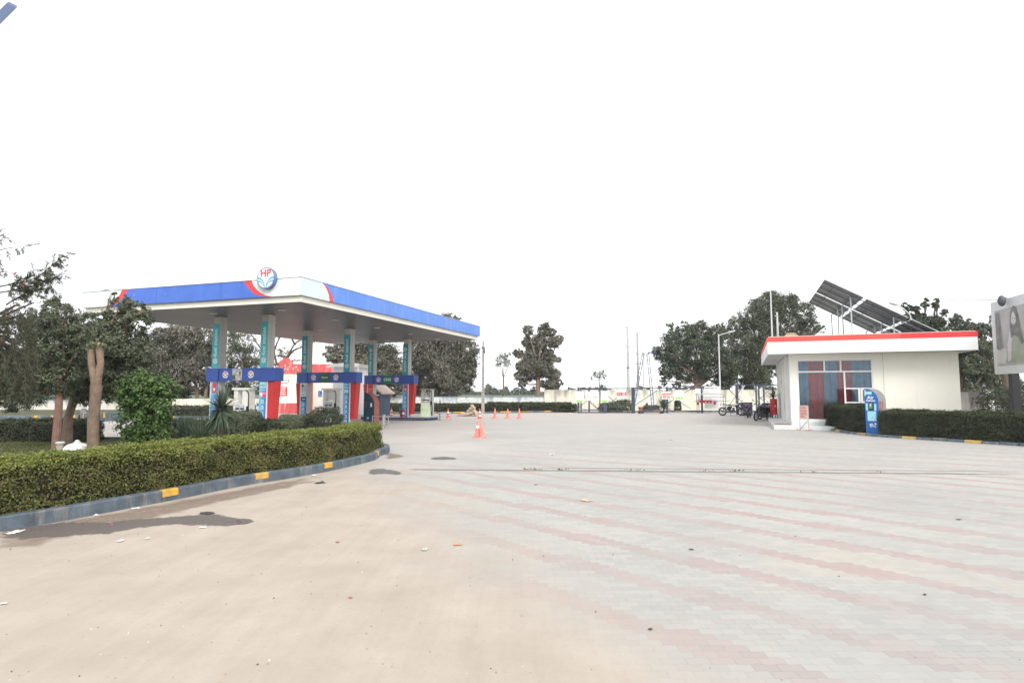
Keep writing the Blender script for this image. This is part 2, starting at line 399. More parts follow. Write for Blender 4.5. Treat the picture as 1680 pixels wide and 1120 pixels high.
def catmull(pts, k=6):
    pts = [Vector(p) for p in pts]; out = []
    for i in range(len(pts) - 1):
        p0 = pts[max(i - 1, 0)]; p1 = pts[i]; p2 = pts[i + 1]; p3 = pts[min(i + 2, len(pts) - 1)]
        for j in range(k):
            t = j / k
            out.append(.5 * ((2 * p1) + (p2 - p0) * t + (2 * p0 - 5 * p1 + 4 * p2 - p3) * t * t + (3 * p1 - p0 - 3 * p2 + p3) * t ** 3))
    out.append(pts[-1]); return out
def offset(path, d):
    out = []
    for i, p in enumerate(path):
        t = (path[min(i + 1, len(path) - 1)] - path[max(i - 1, 0)]); t.z = 0; t.normalize()
        out.append(p + Vector((-t.y, t.x, 0)) * d)
    return out

def hedge(name, label, path, width, z0, z1, n, leaf, mats, group=None, seed=1, cat='hedge', rough=.05, topfrac=.10, coremat=None, wob=.04):
    """clipped hedge along a path; mats = (face leaves, top leaves, twig core)"""
    rng = np.random.default_rng(seed); h = z1 - z0
    pts = np.array([p[:2] for p in path]); seg = np.linalg.norm(np.diff(pts, axis=0), axis=1); S = np.concatenate([[0], np.cumsum(seg)]); Ln = S[-1]
    w2 = width / 2
    areas = np.array([Ln * h, Ln * h * .35, Ln * width * 1.3, w2 * h * 3, w2 * h * 3]); areas /= areas.sum()
    face = rng.choice(5, n, p=areas)
    s = rng.uniform(0, Ln, n); s[face == 3] = 0; s[face == 4] = Ln
    cx = np.interp(s, S, pts[:, 0]); cy = np.interp(s, S, pts[:, 1])
    eps = .05; tx = np.interp(np.minimum(s + eps, Ln), S, pts[:, 0]) - np.interp(np.maximum(s - eps, 0), S, pts[:, 0])
    ty = np.interp(np.minimum(s + eps, Ln), S, pts[:, 1]) - np.interp(np.maximum(s - eps, 0), S, pts[:, 1])
    tl = np.hypot(tx, ty) + 1e-9; tx /= tl; ty /= tl; nx, ny = -ty, tx      # left normal
    u = rng.uniform(0, 1, n); zz = z0 + u * h
    side = np.where(face == 0, -1.0, 1.0)
    wave = wob * (np.sin(s * 2.1) + .6 * np.sin(s * 5.3 + 1) + .4 * np.sin(zz * 7 + s * 3))
    lat = np.where(face <= 1, side * (w2 + wave * .8), rng.uniform(-w2, w2, n))
    Nn = np.zeros((n, 3)); Nn[:, 0] = nx * side; Nn[:, 1] = ny * side
    # round ends
    for f, sg in ((3, -1), (4, 1)):
        k = face == f; a = rng.uniform(-math.pi / 2, math.pi / 2, k.sum())
        lat[k] = np.sin(a) * w2; fw = np.cos(a) * w2 * .8 * sg
        cx[k] += tx[k] * fw; cy[k] += ty[k] * fw
        Nn[k, 0] = nx[k] * np.sin(a) + tx[k] * np.cos(a) * sg; Nn[k, 1] = ny[k] * np.sin(a) + ty[k] * np.cos(a) * sg
    top = face == 2; zz[top] = z1 + wave[top] * .35; Nn[top] = (0, 0, 1)
    nearedge = np.clip((zz - (z1 - .09)) / .09, 0, 1); 
    lat = np.where(~top, lat * (1 - .05 * nearedge ** 2), lat)
    zz[top] -= .06 * (np.abs(lat[top]) / w2) ** 6
    C = np.stack([cx + nx * lat, cy + ny * lat, zz], 1)
    dep = rng.normal(0, rough, (n, 1)); dep = np.where(dep > rough * 1.2, dep * .6, dep)
    clump = (np.sin(C[:, :1] * 9.1 + C[:, 2:] * 7) * np.sin(C[:, 1:2] * 8.3 + C[:, 2:] * 11)) * rough * .5
    C = C + Nn * (dep + clump)
    Nn = Nn + rng.normal(size=(n, 3)) * .55 + np.array([0, 0, .25])
    sh = top & (rng.uniform(size=n) < .05); C[sh, 2] += rng.uniform(0, .07, sh.sum())
    hole = (np.sin(s * 3.7 + zz * 5 + seed) * np.sin(s * 1.3 - zz * 9 + 2 * seed) > .55) & ~top; C[hole] -= Nn[hole] * rough * 1.1
    mi = np.where((zz > z1 - h * topfrac * rng.uniform(.3, 1.8, n)) & (rng.uniform(size=n) < .85), 1, 0)
    mi = np.where((mi == 0) & (rng.uniform(size=n) < .06), 1, mi)
    # inner core
    ci = w2 - rough * 1.5; mbv = []; mbf = []; path = [Vector(p) for p in path]
    L_ = offset(path, ci); R_ = offset(path, -ci); k = len(path)
    for i in range(k):
        for q, z in ((L_[i], z0), (R_[i], z0), (R_[i], z1 - rough * 1.6), (L_[i], z1 - rough * 1.6)): mbv.append((q.x, q.y, z))
    for i in range(k - 1):
        for j in range(4): a = i * 4 + j; b = i * 4 + (j + 1) % 4; mbf.append((a, b, b + 4, a + 4))
    mbf.append((3, 2, 1, 0)); mbf.append(tuple((k - 1) * 4 + j for j in range(4)))
    o = leaves(name, C, Nn, leaf[0], leaf[1], list(mats), mi, None, seed, fold=.2, extra=(mbv, mbf, [2] * len(mbf)))
    return tag(o, label, cat, group)

H_FACE = leafmat('hedge_leaf', [(.022, .026, .010), (.05, .055, .018), (.10, .11, .032), (.17, .17, .055), (.15, .10, .05)], .2, 2.2)
H_TOP = leafmat('hedge_new_growth', [(.12, .15, .03), (.21, .245, .055), (.32, .35, .09)], .3, 2.5)
H_CORE = mat('hedge_twigs', (.03, .024, .018), .95, .4, 12)
H_DARK = leafmat('dark_hedge_leaf', [(.012, .020, .012), (.028, .038, .02), (.05, .06, .03), (.07, .075, .04)], .15, 2)
H_DTOP = leafmat('dark_hedge_top', [(.05, .065, .03), (.09, .105, .05)], .2, 2)
MANGO = leafmat('dusty_broad_leaf', [(.03, .036, .026), (.08, .082, .06), (.16, .155, .115), (.26, .245, .19)], .15, .6)
NEEM = leafmat('dark_green_leaf', [(.018, .030, .018), (.042, .062, .036), (.085, .11, .062), (.14, .165, .10)], .2, .8)
GREYG = leafmat('grey_green_leaf', [(.028, .038, .022), (.064, .08, .046), (.12, .14, .082), (.18, .20, .125)], .2, 1.0)
FICUS = leafmat('bright_ficus_leaf', [(.02, .045, .012), (.05, .10, .025), (.10, .18, .045), (.16, .24, .08)], .25, 2.5, .35)
NEEDLE = leafmat('needle_leaf', [(.025, .032, .02), (.055, .065, .035), (.09, .10, .055)], .2, 1.5)
YUCCA = leafmat('yucca_leaf', [(.04, .065, .045), (.10, .14, .09), (.20, .24, .16)], .15, 1.5)

# ================================================================== planted island with clipped hedge
Kp = [(-10.6, -1.5), (-8.7, 3.2), (-7.55, 6.0)]
for q in ((0, 872), (100, 855), (200, 836), (300, 817), (400, 796.5), (475, 784.5), (550, 770.5), (612, 755.5), (625, 747.5)):
    g = G(*q); Kp.append((g.x, g.y))
Kp += [(-3.62, 17.7), (-3.95, 18.9), (-5.2, 20.3), (-7.5, 21.1), (-11, 21.5), (-16, 21.6), (-30, 21.6)]
K = catmull([Vector((x, y, 0)) for x, y in Kp], 6)
def kerb(name, label, path, w, h, marks, mats, parent=None, cat='kerb', z0=-.05):
    mb = MB(); inn = offset(path, w); n = len(path)
    prof = []
    for i in range(n):
        o_, i_ = path[i], inn[i]; d = (i_ - o_)
        prof += [(o_.x, o_.y, z0), (o_.x + d.x * .06, o_.y + d.y * .06, h - .02), (o_.x + d.x * .16, o_.y + d.y * .16, h), (i_.x, i_.y, h), (i_.x, i_.y, z0)]
    fs = []
    for i in range(n - 1):
        for j in range(4): a = i * 5 + j; fs.append((a, a + 5, a + 6, a + 1))
    mb.add(prof, fs, 0)
    for (pt, ln) in marks:
        pt = Vector(pt); i = min(range(1, n - 1), key=lambda k: (path[k] - pt).length)
        t = (path[i + 1] - path[i - 1]).normalized(); nn = Vector((-t.y, t.x, 0))
        # project to path
        c = path[i] + t * (pt - path[i]).dot(t)
        if abs((pt - path[i]).dot(t)) > .6: c = path[i]
        vs = []
        for s_ in (-ln / 2, ln / 2):
            b = c + t * s_
            for (dd, z) in ((-.006, h * .42), (w * .06 - .006, h - .018), (w * .16 - .003, h + .004), (w * .55, h + .004), (w * .55, h - .02), (w * .3, h * .42)):
                q = b + nn * dd; vs.append((q.x, q.y, z))
        m = 6
        mb.add(vs, [tuple(range(m))[::-1], tuple(range(m, 2 * m))] + [(j, (j + 1) % m, m + (j + 1) % m, m + j) for j in range(m)], 1)
    o = mb.build(name, mats, parent); return tag(o, label, cat)
kerb('kerb', 'slate grey painted kerb with yellow marks curving round the hedged island on the left', K, .17, .19,
     [(G(268, 820), .30), (G(434, 792), .30), (G(543, 773), .28), (G(624, 751), .22)], [KERB, YEL])
soil = mat('lawn_soil', (.075, .08, .04), .95, .35, 3, bump=.6, bscale=30)
inner = offset(K, .17)
lawn = sheet('lawn', [(p.x, p.y) for p in inner] + [(-30, -1.5)], .12, soil)
# grass blades
rng = np.random.default_rng(3)
def inside_poly(x, y, poly):
    c = np.zeros(len(x), bool); n = len(poly)
    for i in range(n):
        x0, y0 = poly[i]; x1, y1 = poly[(i + 1) % n]
        cond = ((y0 > y) != (y1 > y)); xi = (x1 - x0) * (y - y0) / (y1 - y0 + 1e-12) + x0
        c ^= cond & (x < xi)
    return c
gx = rng.uniform(-17, -3.8, 42000); gy = rng.uniform(11, 21.5, 42000)
ok = inside_poly(gx, gy, [(p.x, p.y) for p in offset(K, .4)] + [(-30, -1.5)]); gx, gy = gx[ok], gy[ok]
Cg = np.stack([gx, gy, np.full(len(gx), .14)], 1); Ng = np.stack([rng.normal(size=len(gx)), rng.normal(size=len(gx)), np.full(len(gx), .15)], 1)
GRASS = leafmat('lawn_grass', [(.06, .075, .025), (.11, .13, .04), (.17, .17, .07)], .2, 1.2)
tag(leaves('grass', Cg, Ng, .07, .02, GRASS, bias=(0, 0, 1.6)), 'short patchy grass of the lawn behind the clipped hedge', 'grass', kind='stuff')

hp = [p for p in offset(K, .64)]
i_end = min(range(len(K)), key=lambda k: (K[k] - Vector((-3.62, 17.7, 0))).length)
hp = hp[8:i_end - 1]
hedge('clipped_hedge', 'long knee-high clipped hedge with yellow-green top running along the slate kerb in the left foreground', hp, .82, .13, .87, 150000, (.042, .024), (H_FACE, H_TOP, H_CORE), seed=4, rough=.045, topfrac=.16)
# back hedges of the island
hedge('clipped_hedge', 'dark clipped hedge behind the tree trunks at the far left edge', [Vector((-19.5, 20.2, 0)), Vector((-17, 20.5, 0)), G(146, 724, .1)], .8, .1, .80, 26000, (.06, .035), (H_DARK, H_DTOP, H_CORE), seed=5, rough=.07)
hedge('clipped_hedge', 'low dark hedge behind the yucca and beside the rocks', [G(245, 723, .1), Vector((-9.8, 20.6, 0)), Vector((-7.6, 20.3, 0))], .8, .1, .78, 26000, (.06, .035), (H_DARK, H_DTOP, H_CORE), seed=6, rough=.07)
def ball_bush(label, px, py, Y, rx, rz, n, leaf, lm, seed, name='bush', group=None, cat='bush', stem=True):
    rng = np.random.default_rng(seed); c = P(px, py, Y); b = Vector((c.x, c.y, .1)); root = empty(name, b, 0, label, cat, group)
    k = rng.normal(size=(n, 3)); k /= np.linalg.norm(k, axis=1, keepdims=True)
    nr = k + rng.normal(size=k.shape) * .4
    lump = 1 + .10 * np.sin(k[:, :1] * 7 + seed) * np.sin(k[:, 1:2] * 6) + .08 * np.sin(k[:, 2:] * 11 + seed)
    q = np.sign(k) * np.abs(k) ** .75                      # clipped, slightly boxy
    pts = q * np.array([rx, rx * .9, rz]) * rng.uniform(.72, 1.03, (n, 1)) * lump + np.array([0, 0, c.z - .1])
    pts[:, 2] = np.maximum(pts[:, 2], .03)
    leaves('foliage', pts, nr, leaf[0], leaf[1], lm, None, root, seed)
    mb = MB(); rd = random.Random(seed)
    for i in range(7):
        a = rd.uniform(0, 6.3); mb.tube([(0, 0, 0), (math.cos(a) * rx * .4, math.sin(a) * rx * .4, rz * .8), (math.cos(a) * rx * .7, math.sin(a) * rx * .7, c.z - .1 + rz * .4)], [.025, .018, .006], 5)
    mb.build('stem', BARKD, root); return root
ball_bush('rounded clipped dark bush in front of the second fuel pump', 534, 694, 19.2, .56, .50, 9000, (.05, .03), leafmat('bush_leaf', [(.02, .028, .015), (.045, .055, .03), (.085, .095, .05)], .2, 2), 11)
ball_bush('loose grey-green bush left of the rounded clipped bush', 484, 700, 19.6, .62, .42, 8000, (.06, .03), GREYG, 12)
ball_bush('loose dark oleander bush right of the tall yucca', 400, 697, 19.3, .60, .50, 8000, (.10, .022), GREYG, 13)
ball_bush('low dark bush between the oleander and the loose grey-green bush', 441, 705, 19.5, .58, .36, 7000, (.05, .028), H_DARK, 14)

def spiky(name, label, base, top_z, Rr, nl, seed, hang=.3, cat='yucca', width=.035):
    rd = random.Random(seed); root = empty(name, base, 0, label, cat); mb = MB(); L0 = Rr
    for i in range(nl):
        a = rd.uniform(0, 6.283); el = R(rd.uniform(-65 if hang else -5, 88)); ln = L0 * rd.uniform(.75, 1.08)
        d = Vector((math.cos(a) * math.cos(el), math.sin(a) * math.cos(el), math.sin(el))); s_ = Vector((-math.sin(a), math.cos(a), 0))
        o = Vector((0, 0, top_z)) + d * .04; pr = []
        for t, w in ((0, .6), (.3, 1), (.7, .7), (1, .02)):
            q = o + d * ln * t + Vector((0, 0, -.22 * ln * t * t * (1 if el < R(60) else .2)))
            q.z = max(q.z, .02)
            pr += [q - s_ * width * w / 2, q + d.cross(s_) * -.004, q + s_ * width * w / 2]
        fs = []
        for k in range(3):
            for j in range(2): x = k * 3 + j; fs.append((x, x + 1, x + 4, x + 3))
        mb.add(pr, fs)
    mb.build('leaves', YUCCA, root)
    m2 = MB(); m2.tube([(0, 0, -.02), (0, 0, top_z * .5), (0, 0, top_z + .03)], [.07, .06, .05], 8); m2.build('trunk', BARKD, root)
    return root
spiky('yucca', 'tall yucca with a rosette of stiff pointed leaves in front of the first fuel pump', (P(362, 690, 17.0).x, 17.0, .1), P(362, 672, 17.0).z - .1, .66, 300, 21)
spiky('spiky_bush', 'low dark green spiky rosette just left of the tall yucca', (P(332, 690, 17.4).x, 17.4, .1), .22, .85, 260, 22, 0, 'agave')
spiky('spiky_bush', 'low blue-green spiky rosette beside the rocks, left one of the pair under the yucca', (P(305, 690, 17.9).x, 17.9, .1), .22, .82, 260, 23, 0, 'agave')
# rocks
rdm = random.Random(5)
def rock(label, c, r, seed, group=None, m=STONE, name='rock', cat='rock'):
    rd = random.Random(seed); mb = MB(); n = 10; vs = []; fs = []
    for i in range(6):
        ph = math.pi * (i + .5) / 6 - math.pi / 2
        for k in range(n):
            a = 2 * math.pi * k / n; q = rd.uniform(.8, 1.15)
            vs.append((math.cos(a) * math.cos(ph) * r * q, math.sin(a) * math.cos(ph) * r * .8 * q, math.sin(ph) * r * .7 * q))
    for i in range(5):
        for k in range(n): fs.append((i * n + k, i * n + (k + 1) % n, (i + 1) * n + (k + 1) % n, (i + 1) * n + k))
    fs.append(tuple(range(n))[::-1]); fs.append(tuple(5 * n + k for k in range(n)))
    mb.add(vs, fs); o = mb.build(name, m); o.location = c; o.rotation_euler = (0, 0, rd.uniform(0, 3)); return tag(o, label, cat, group)
g = G(270, 722, .2); rock('larger sandy rock between the ficus shrub and the spiky plants', (g.x, 19.0, .28), .26, 1, 'rocks in the planted island')
rock('smaller sandy rock leaning on the larger one right of the ficus shrub', (g.x + .3, 19.2, .36), .2, 2, 'rocks in the planted island')
rock('flat sandy rock low in front of the larger rock', (g.x - .02, 18.6, .2), .22, 3, 'rocks in the planted island')

# ficus shrub
rng = np.random.default_rng(31); fy = 16.0
FB = [(238, 640, 34), (222, 655, 26), (262, 640, 30), (280, 634, 15), (232, 625, 20), (222, 690, 26), (250, 685, 32), (240, 715, 34), (262, 668, 26), (214, 715, 20), (258, 715, 22), (212, 640, 18)]
tree('ficus_shrub', 'tall bushy ficus shrub with glossy bright green leaves beside the pollarded trunk', 'shrub', fy, [(238, 745, .05), (238, 715, .05), (240, 680, .04)], FB, (.085, .055), 12000, FICUS, BARKD, depth=.8, seed=31, clump=.42, per=25, shell=.75, bias=(0, 0, -.9), base_z=.12)

# pollarded Y trunk
def pollard():
    Y = 15.2; b = P(153, 740, Y); b.z = .12; r = empty('pollarded_tree', b, 0, 'pale pollarded trunk forking into a narrow Y, right of the white stone pumpkin', 'tree')
    f = lambda px, py: P(px, py, Y) - b
    mb = MB(); mb.tube([f(153, 740) * 1, f(153, 690), f(157, 650), f(158, 632)], [.135, .13, .125, .14], 14)
    mb.tube([f(157, 640), f(154, 618), f(150, 596), f(149, 573)], [.10, .085, .08, .075], 12)
    mb.tube([f(159, 640), f(161, 618), f(165, 596), f(163, 571)], [.10, .085, .08, .085], 12)
    mb.build('trunk', BARKL, r, smooth=True)
    cut = MB(); cut.tube([f(162, 572), f(162, 562)], [.03, .025], 8); cut.build('cut_stub', mat('fresh_wood', (.55, .25, .08), .8), r)
    rg = np.random.default_rng(8); B = []
    for q in ((150, 569, 9), (166, 571, 9), (158, 566, 7)):
        c = f(q[0], q[1]); B.append((c.x, c.y, c.z, q[2] * Y / F))
    C, N_ = blob_points(B, 420, rg, .5, 14, .3); leaves('crown', C, N_, .12, .022, leafmat('pale_leaf', [(.10, .12, .07), (.17, .19, .11), (.26, .27, .18)], .25, 2), None, r, 8, bias=(0, 0, -.5))
pollard()
# white stone pumpkin and stool
def pumpkin():
    b = P(126, 738, 15.4); r = empty('stone_pumpkin', (b.x, 15.4, .12), 0, 'white painted ribbed stone pumpkin on the lawn beside the pale trunk', 'garden ornament')
    mb = MB(); n = 64; m = 12; vs = []; fs = []
    for i in range(m + 1):
        ph = -math.pi / 2 + math.pi * i / m
        for k in range(n):
            a = 2 * math.pi * k / n; q = 1 - .09 * abs(math.sin(a * 5)) ** .6 * 0 + .07 * (abs(math.cos(a * 5.5)) - .5)
            rr = .30 * math.cos(ph) ** .8 * q if abs(ph) < 1.57 else .01
            vs.append((rr * math.cos(a), rr * math.sin(a), .2 + .19 * math.sin(ph)))
    for i in range(m):
        for k in range(n): fs.append((i * n + k, i * n + (k + 1) % n, (i + 1) * n + (k + 1) % n, (i + 1) * n + k))
    mb.add(vs, fs); mb.build('body', WHITE, r, smooth=True)
    m2 = MB(); m2.lathe([(.07, 0), (.085, .03), (.05, .06), (.055, .08), (.01, .10)], (0, 0, .37), 12); m2.build('stem', WHITE, r, smooth=True)
    b = P(98, 738, 15.6); s = empty('stone_stool', (b.x, 15.6, .12), 0, 'small waisted white stone stool left of the pumpkin ornament', 'stool')
    m3 = MB(); m3.lathe([(.10, 0), (.085, .1), (.07, .25), (.075, .34)], n=16); m3.build('base', mat('cream_stone', (.6, .55, .45), .7), s, smooth=True)
    m4 = MB(); m4.lathe([(.09, .34), (.105, .36), (.105, .39), (.09, .40)], n=16); m4.build('seat', WHITE, s, smooth=True)
pumpkin()
# leafy island trees
tree('leafy_tree', 'dense dark tree with a thin leaning trunk behind the stone stool', 'tree', 17.2,
     [(91, 739, .115), (94, 700, .105), (97, 660, .095), (97, 625, .085), (100, 590, .08)],
     [(95, 570, 42), (70, 540, 38), (110, 530, 36), (85, 505, 26), (60, 600, 38), (100, 620, 36), (40, 640, 34), (20, 610, 40), (108, 503, 14), (130, 560, 36), (8, 655, 26)],
     (.10, .035), 26000, GREYG, mat('reddish_bark', (.22, .13, .10), .85, .2, 8, bump=.5), depth=.9, seed=41, clump=.3, per=40)
tree('leafy_tree', 'wide dark tree with a kinked pale trunk, its crown overlapping the canopy', 'tree', 19.2,
     [(110, 729, .17), (111, 700, .14), (112, 685, .12), (121, 655, .12), (124, 630, .11)],
     [(150, 590, 44), (185, 560, 42), (215, 570, 38), (175, 620, 38), (215, 610, 34), (240, 600, 20), (188, 520, 26), (203, 500, 18), (188, 487, 9), (165, 535, 28), (140, 540, 30), (225, 530, 28), (236, 512, 15), (145, 640, 26), (185, 645, 20), (130, 620, 40), (222, 640, 14), (215, 500, 16)],
     (.11, .04), 38000, GREYG, BARKL, depth=.9, seed=42, clump=.28, per=40)

def bottlebrush():
    Y = 12.0; b = Vector((-11.2, Y, .12)); r = empty('bottlebrush_tree', b, 0, 'drooping bottlebrush tree with small red flowers reaching in from the left edge', 'tree')
    rd = random.Random(9); rg = np.random.default_rng(9); mb = MB()
    mb.tube([(0, 0, 0), (.05, 0, 1.0), (.1, .1, 2.0), (.3, 0, 2.9)], [.13, .12, .1, .07], 10)
    Cs, Ns, Ts, reds = [], [], [], []
    f = lambda px, py, dy=0: P(px, py, Y + dy) - b
    strands = []
    # arching boughs: (end px,py)
    mains = [((0, 470), (60, 455), (108, 415)), ((-40, 440), (-5, 412), (42, 404)), ((-40, 460), (-5, 446), (22, 448)), ((0, 480), (50, 470), (95, 452)), ((-30, 400), (-5, 390), (12, 380)), ((10, 500), (45, 480), (85, 470))]
    for mi_, mtri in enumerate(mains):
        pts = [f(*mtri[0]), f(*mtri[1]), f(*mtri[2])]; mb.tube(catmull(pts, 4), [.018 - .0017 * i for i in range(9)], 5)
        for k in range((46, 7, 6, 34, 5, 30)[mi_]):
            t = rd.uniform(.15, 1); p = (pts[0].lerp(pts[1], t * 2) if t < .5 else pts[1].lerp(pts[2], t * 2 - 1))
            strands.append((p, rd.uniform(.12, .32), Vector((rd.uniform(-.2, .8), rd.gauss(0, .4), rd.uniform(-1.0, .6)))))
    for k in range(700):
        px = rd.uniform(-90, 62); py = rd.uniform(478, 640)
        if py > 545 and px > 84: continue
        dy = rd.uniform(-.9, .9); p = f(px, py, dy)
        # crown outline: shrink at top right
        if py < 500 and px > 40 or py < 560 - 80 + max(0, -px) * -.3 + 18: continue
        if px > 60 and py > 600: continue
        strands.append((p, rd.uniform(.25, .5), Vector((rd.gauss(0, .3), rd.gauss(0, .3), -1))))
    for k in range(40):
        p = f(rd.uniform(-60, 60), rd.uniform(490, 600), rd.uniform(-.7, .7)); mb.tube([(.3, 0, 2.6), (p * .5 + Vector((.15, 0, 1.5))), p], [.05, .03, .008], 5)
    for p, ln, d in strands:
        d = d.normalized(); n = 34
        e = p + d * ln; mb.tube([p, e], [.006, .002], 3, cap=False)
        for j in range(n):
            t = (j + rd.random()) / n; q = p.lerp(e, t); o = Vector((rd.gauss(0, 1), rd.gauss(0, 1), rd.gauss(0, 1))); o = (o - d * o.dot(d)).normalized()
            axis = (d * .8 + o * .8).normalized(); Cs.append(q + axis * .035); Ts.append(axis)
        if rd.random() < .03: reds.append((p.lerp(e, .8), d))
    mb.build('trunk', BARKD, r)
    C = np.array([tuple(c) for c in Cs]); T = np.array([tuple(c) for c in Ts]); n = len(C)
    Nn = np.cross(T, rg.normal(size=(n, 3))); Nn /= np.linalg.norm(Nn, axis=1, keepdims=True); B = np.cross(Nn, T)
    V = np.stack([C - T * .045, C + B * .006, C + T * .045, C - B * .006], 1).reshape(-1, 3)
    me = bpy.data.meshes.new('crown'); me.from_pydata(V.tolist(), [], np.arange(4 * n).reshape(-1, 4).tolist()); me.materials.append(NEEDLE); link('crown', me, r)
    fm = MB()
    for p, d in reds[:60]:
        for k in range(16):
            o = Vector((rd.gauss(0, 1), rd.gauss(0, 1), rd.gauss(0, 1))); o = (o - d * o.dot(d)).normalized(); q = p + d * rd.uniform(0, .08)
            fm.tube([q, q + o * .03], [.004, .003], 3, cap=False)
    fm.build('flowers', mat('red_flower', (.5, .04, .04), .7), r)
bottlebrush()

# ================================================================== petrol canopy
PHI = -R(18.3); ex = Vector((math.cos(PHI), math.sin(PHI), 0)); ey = Vector((-math.sin(PHI), math.cos(PHI), 0))
ZS, ZF, ZT = 5.1, 5.33, 5.99
near = G(493.6, 494.5, ZS)
CW, CL = 10.9, 17.9
O = near - ex * (CW - .1) - ey * .1; O.z = 0          # fascia outline origin (front-left corner)
def loc(p):                                           # world -> canopy frame
    d = p - O; return Vector((d.dot(ex), d.dot(ey), p.z))
def front(px, py, off=0): return loc(hit(px, py, O - ey * off, ey))
def rightf(px, py, off=0): return loc(hit(px, py, O + ex * (CW + off), ex))
pl = hit(134.7, 480, O, ey); x0c = loc(pl).x          # true left end
can = empty('petrol_canopy', O, PHI, 'large flat petrol station canopy with blue fascia and grey underside on tall columns', 'canopy')
L0 = x0c
mb = MB(); mb.box(L0 + .12, .12, ZS, CW - .12, CL - .12, ZF - .03, 0); mb.build('soffit_edge', mat('cream_trim', (.80, .77, .68), .5, .03), can)
SOFF = mat('soffit_sheet', (.27, .26, .27), .5, .18, .5, dirt=(.16, .15, .16), dirtamt=.2)
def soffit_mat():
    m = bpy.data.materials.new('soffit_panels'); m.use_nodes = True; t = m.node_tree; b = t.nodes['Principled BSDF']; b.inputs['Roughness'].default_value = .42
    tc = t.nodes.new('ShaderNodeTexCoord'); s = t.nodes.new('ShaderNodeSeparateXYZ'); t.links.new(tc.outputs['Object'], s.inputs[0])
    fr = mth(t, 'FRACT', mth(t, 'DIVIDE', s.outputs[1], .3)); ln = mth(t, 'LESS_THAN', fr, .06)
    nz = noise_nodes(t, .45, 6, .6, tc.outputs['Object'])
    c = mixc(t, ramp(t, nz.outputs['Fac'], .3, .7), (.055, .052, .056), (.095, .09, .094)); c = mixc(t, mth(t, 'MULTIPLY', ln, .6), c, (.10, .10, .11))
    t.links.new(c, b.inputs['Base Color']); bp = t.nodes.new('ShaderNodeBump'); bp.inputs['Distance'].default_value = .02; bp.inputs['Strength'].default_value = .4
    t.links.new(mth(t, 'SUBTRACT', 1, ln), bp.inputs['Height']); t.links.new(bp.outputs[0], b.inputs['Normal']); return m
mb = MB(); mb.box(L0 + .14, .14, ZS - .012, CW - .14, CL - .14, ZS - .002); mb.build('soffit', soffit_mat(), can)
mb = MB(); mb.box(L0 + .08, .08, ZF - .03, CW - .08, CL - .08, ZT - .08); mb.build('roof', GREY, can)
# dark shadow gap strip under the fascia
# downlights
for i in range(3):
    for j in range(5):
        mb = MB(); mb.lathe([(.16, 0), (.17, -.03), (.10, -.035), (.02, -.03)], (L0 + 2.0 + i * 3.5, 1.6 + j * 3.6, ZS - .014), 16); mb.build('ceiling_light', LGREY, can)
# fascia panels
def blue_worn():
    m = bpy.data.materials.new('blue_fascia_peeling'); m.use_nodes = True; t = m.node_tree; b = t.nodes['Principled BSDF']; b.inputs['Roughness'].default_value = .38
    tc = t.nodes.new('ShaderNodeTexCoord'); n1 = noise_nodes(t, 9, 6, .7, tc.outputs['Object']); n2 = noise_nodes(t, .5, 3, .5, tc.outputs['Object'])
    n3 = noise_nodes(t, 1.2, 5, .6, tc.outputs['Object'])
    chip = mth(t, 'MULTIPLY', ramp(t, n1.outputs['Fac'], .655, .67), ramp(t, n2.outputs['Fac'], .48, .55))
    c = mixc(t, ramp(t, n3.outputs['Fac'], .3, .7), (.040, .125, .50), (.065, .175, .62)); c = mixc(t, chip, c, (.55, .6, .7))
    t.links.new(c, b.inputs['Base Color']); return m
BLW = blue_worn()
PALE = mat('pale_fascia', (.66, .72, .71), .45, .04, 1, dirt=(.48, .50, .47), dirtamt=.2)
PALEB = mat('pale_blue_fascia', (.58, .70, .74), .45, .03, 1)
PW = mat('white_fascia', (.80, .80, .79), .45, .03, 1)
FR_RED = mat('red_fascia', (.62, .06, .07), .45, .05, 1)
def C4(px, py): return px / 9.333 + 380, py / 9.333 + 420
bl_red = [front(*C4(*q)) for q in ((185, 392), (215, 440), (260, 500), (330, 570), (420, 610), (560, 632))]
red_wh = [front(*C4(*q)) for q in ((305, 385), (335, 450), (385, 510), (440, 560), (520, 600), (615, 618))]
u_br = [(max(p.x, 0), p.z) for p in bl_red]; u_rw = [(p.x, p.z) for p in red_wh]
def clampz(ps):
    ps = [list(p) for p in ps]; ps[0][1] = ZT; ps[-1][1] = ZF; return [tuple(p) for p in ps]
u_br = clampz(u_br); u_rw = clampz(u_rw)
def fpanel(name, poly, m, t=.08, face='front', parent=can):
    mb = MB()
    if face == 'front': mb.prism(poly, 0, t, axis='y')
    else: mb.prism([(p[0], p[1]) for p in poly], CW - t, CW, axis='x')
    return mb.build(name, m, parent)
L1 = L0 + 2.05; L2 = L0 + 2.5
mir = lambda ps, a: [(L0 + (a - (p[0])), p[1]) for p in ps]
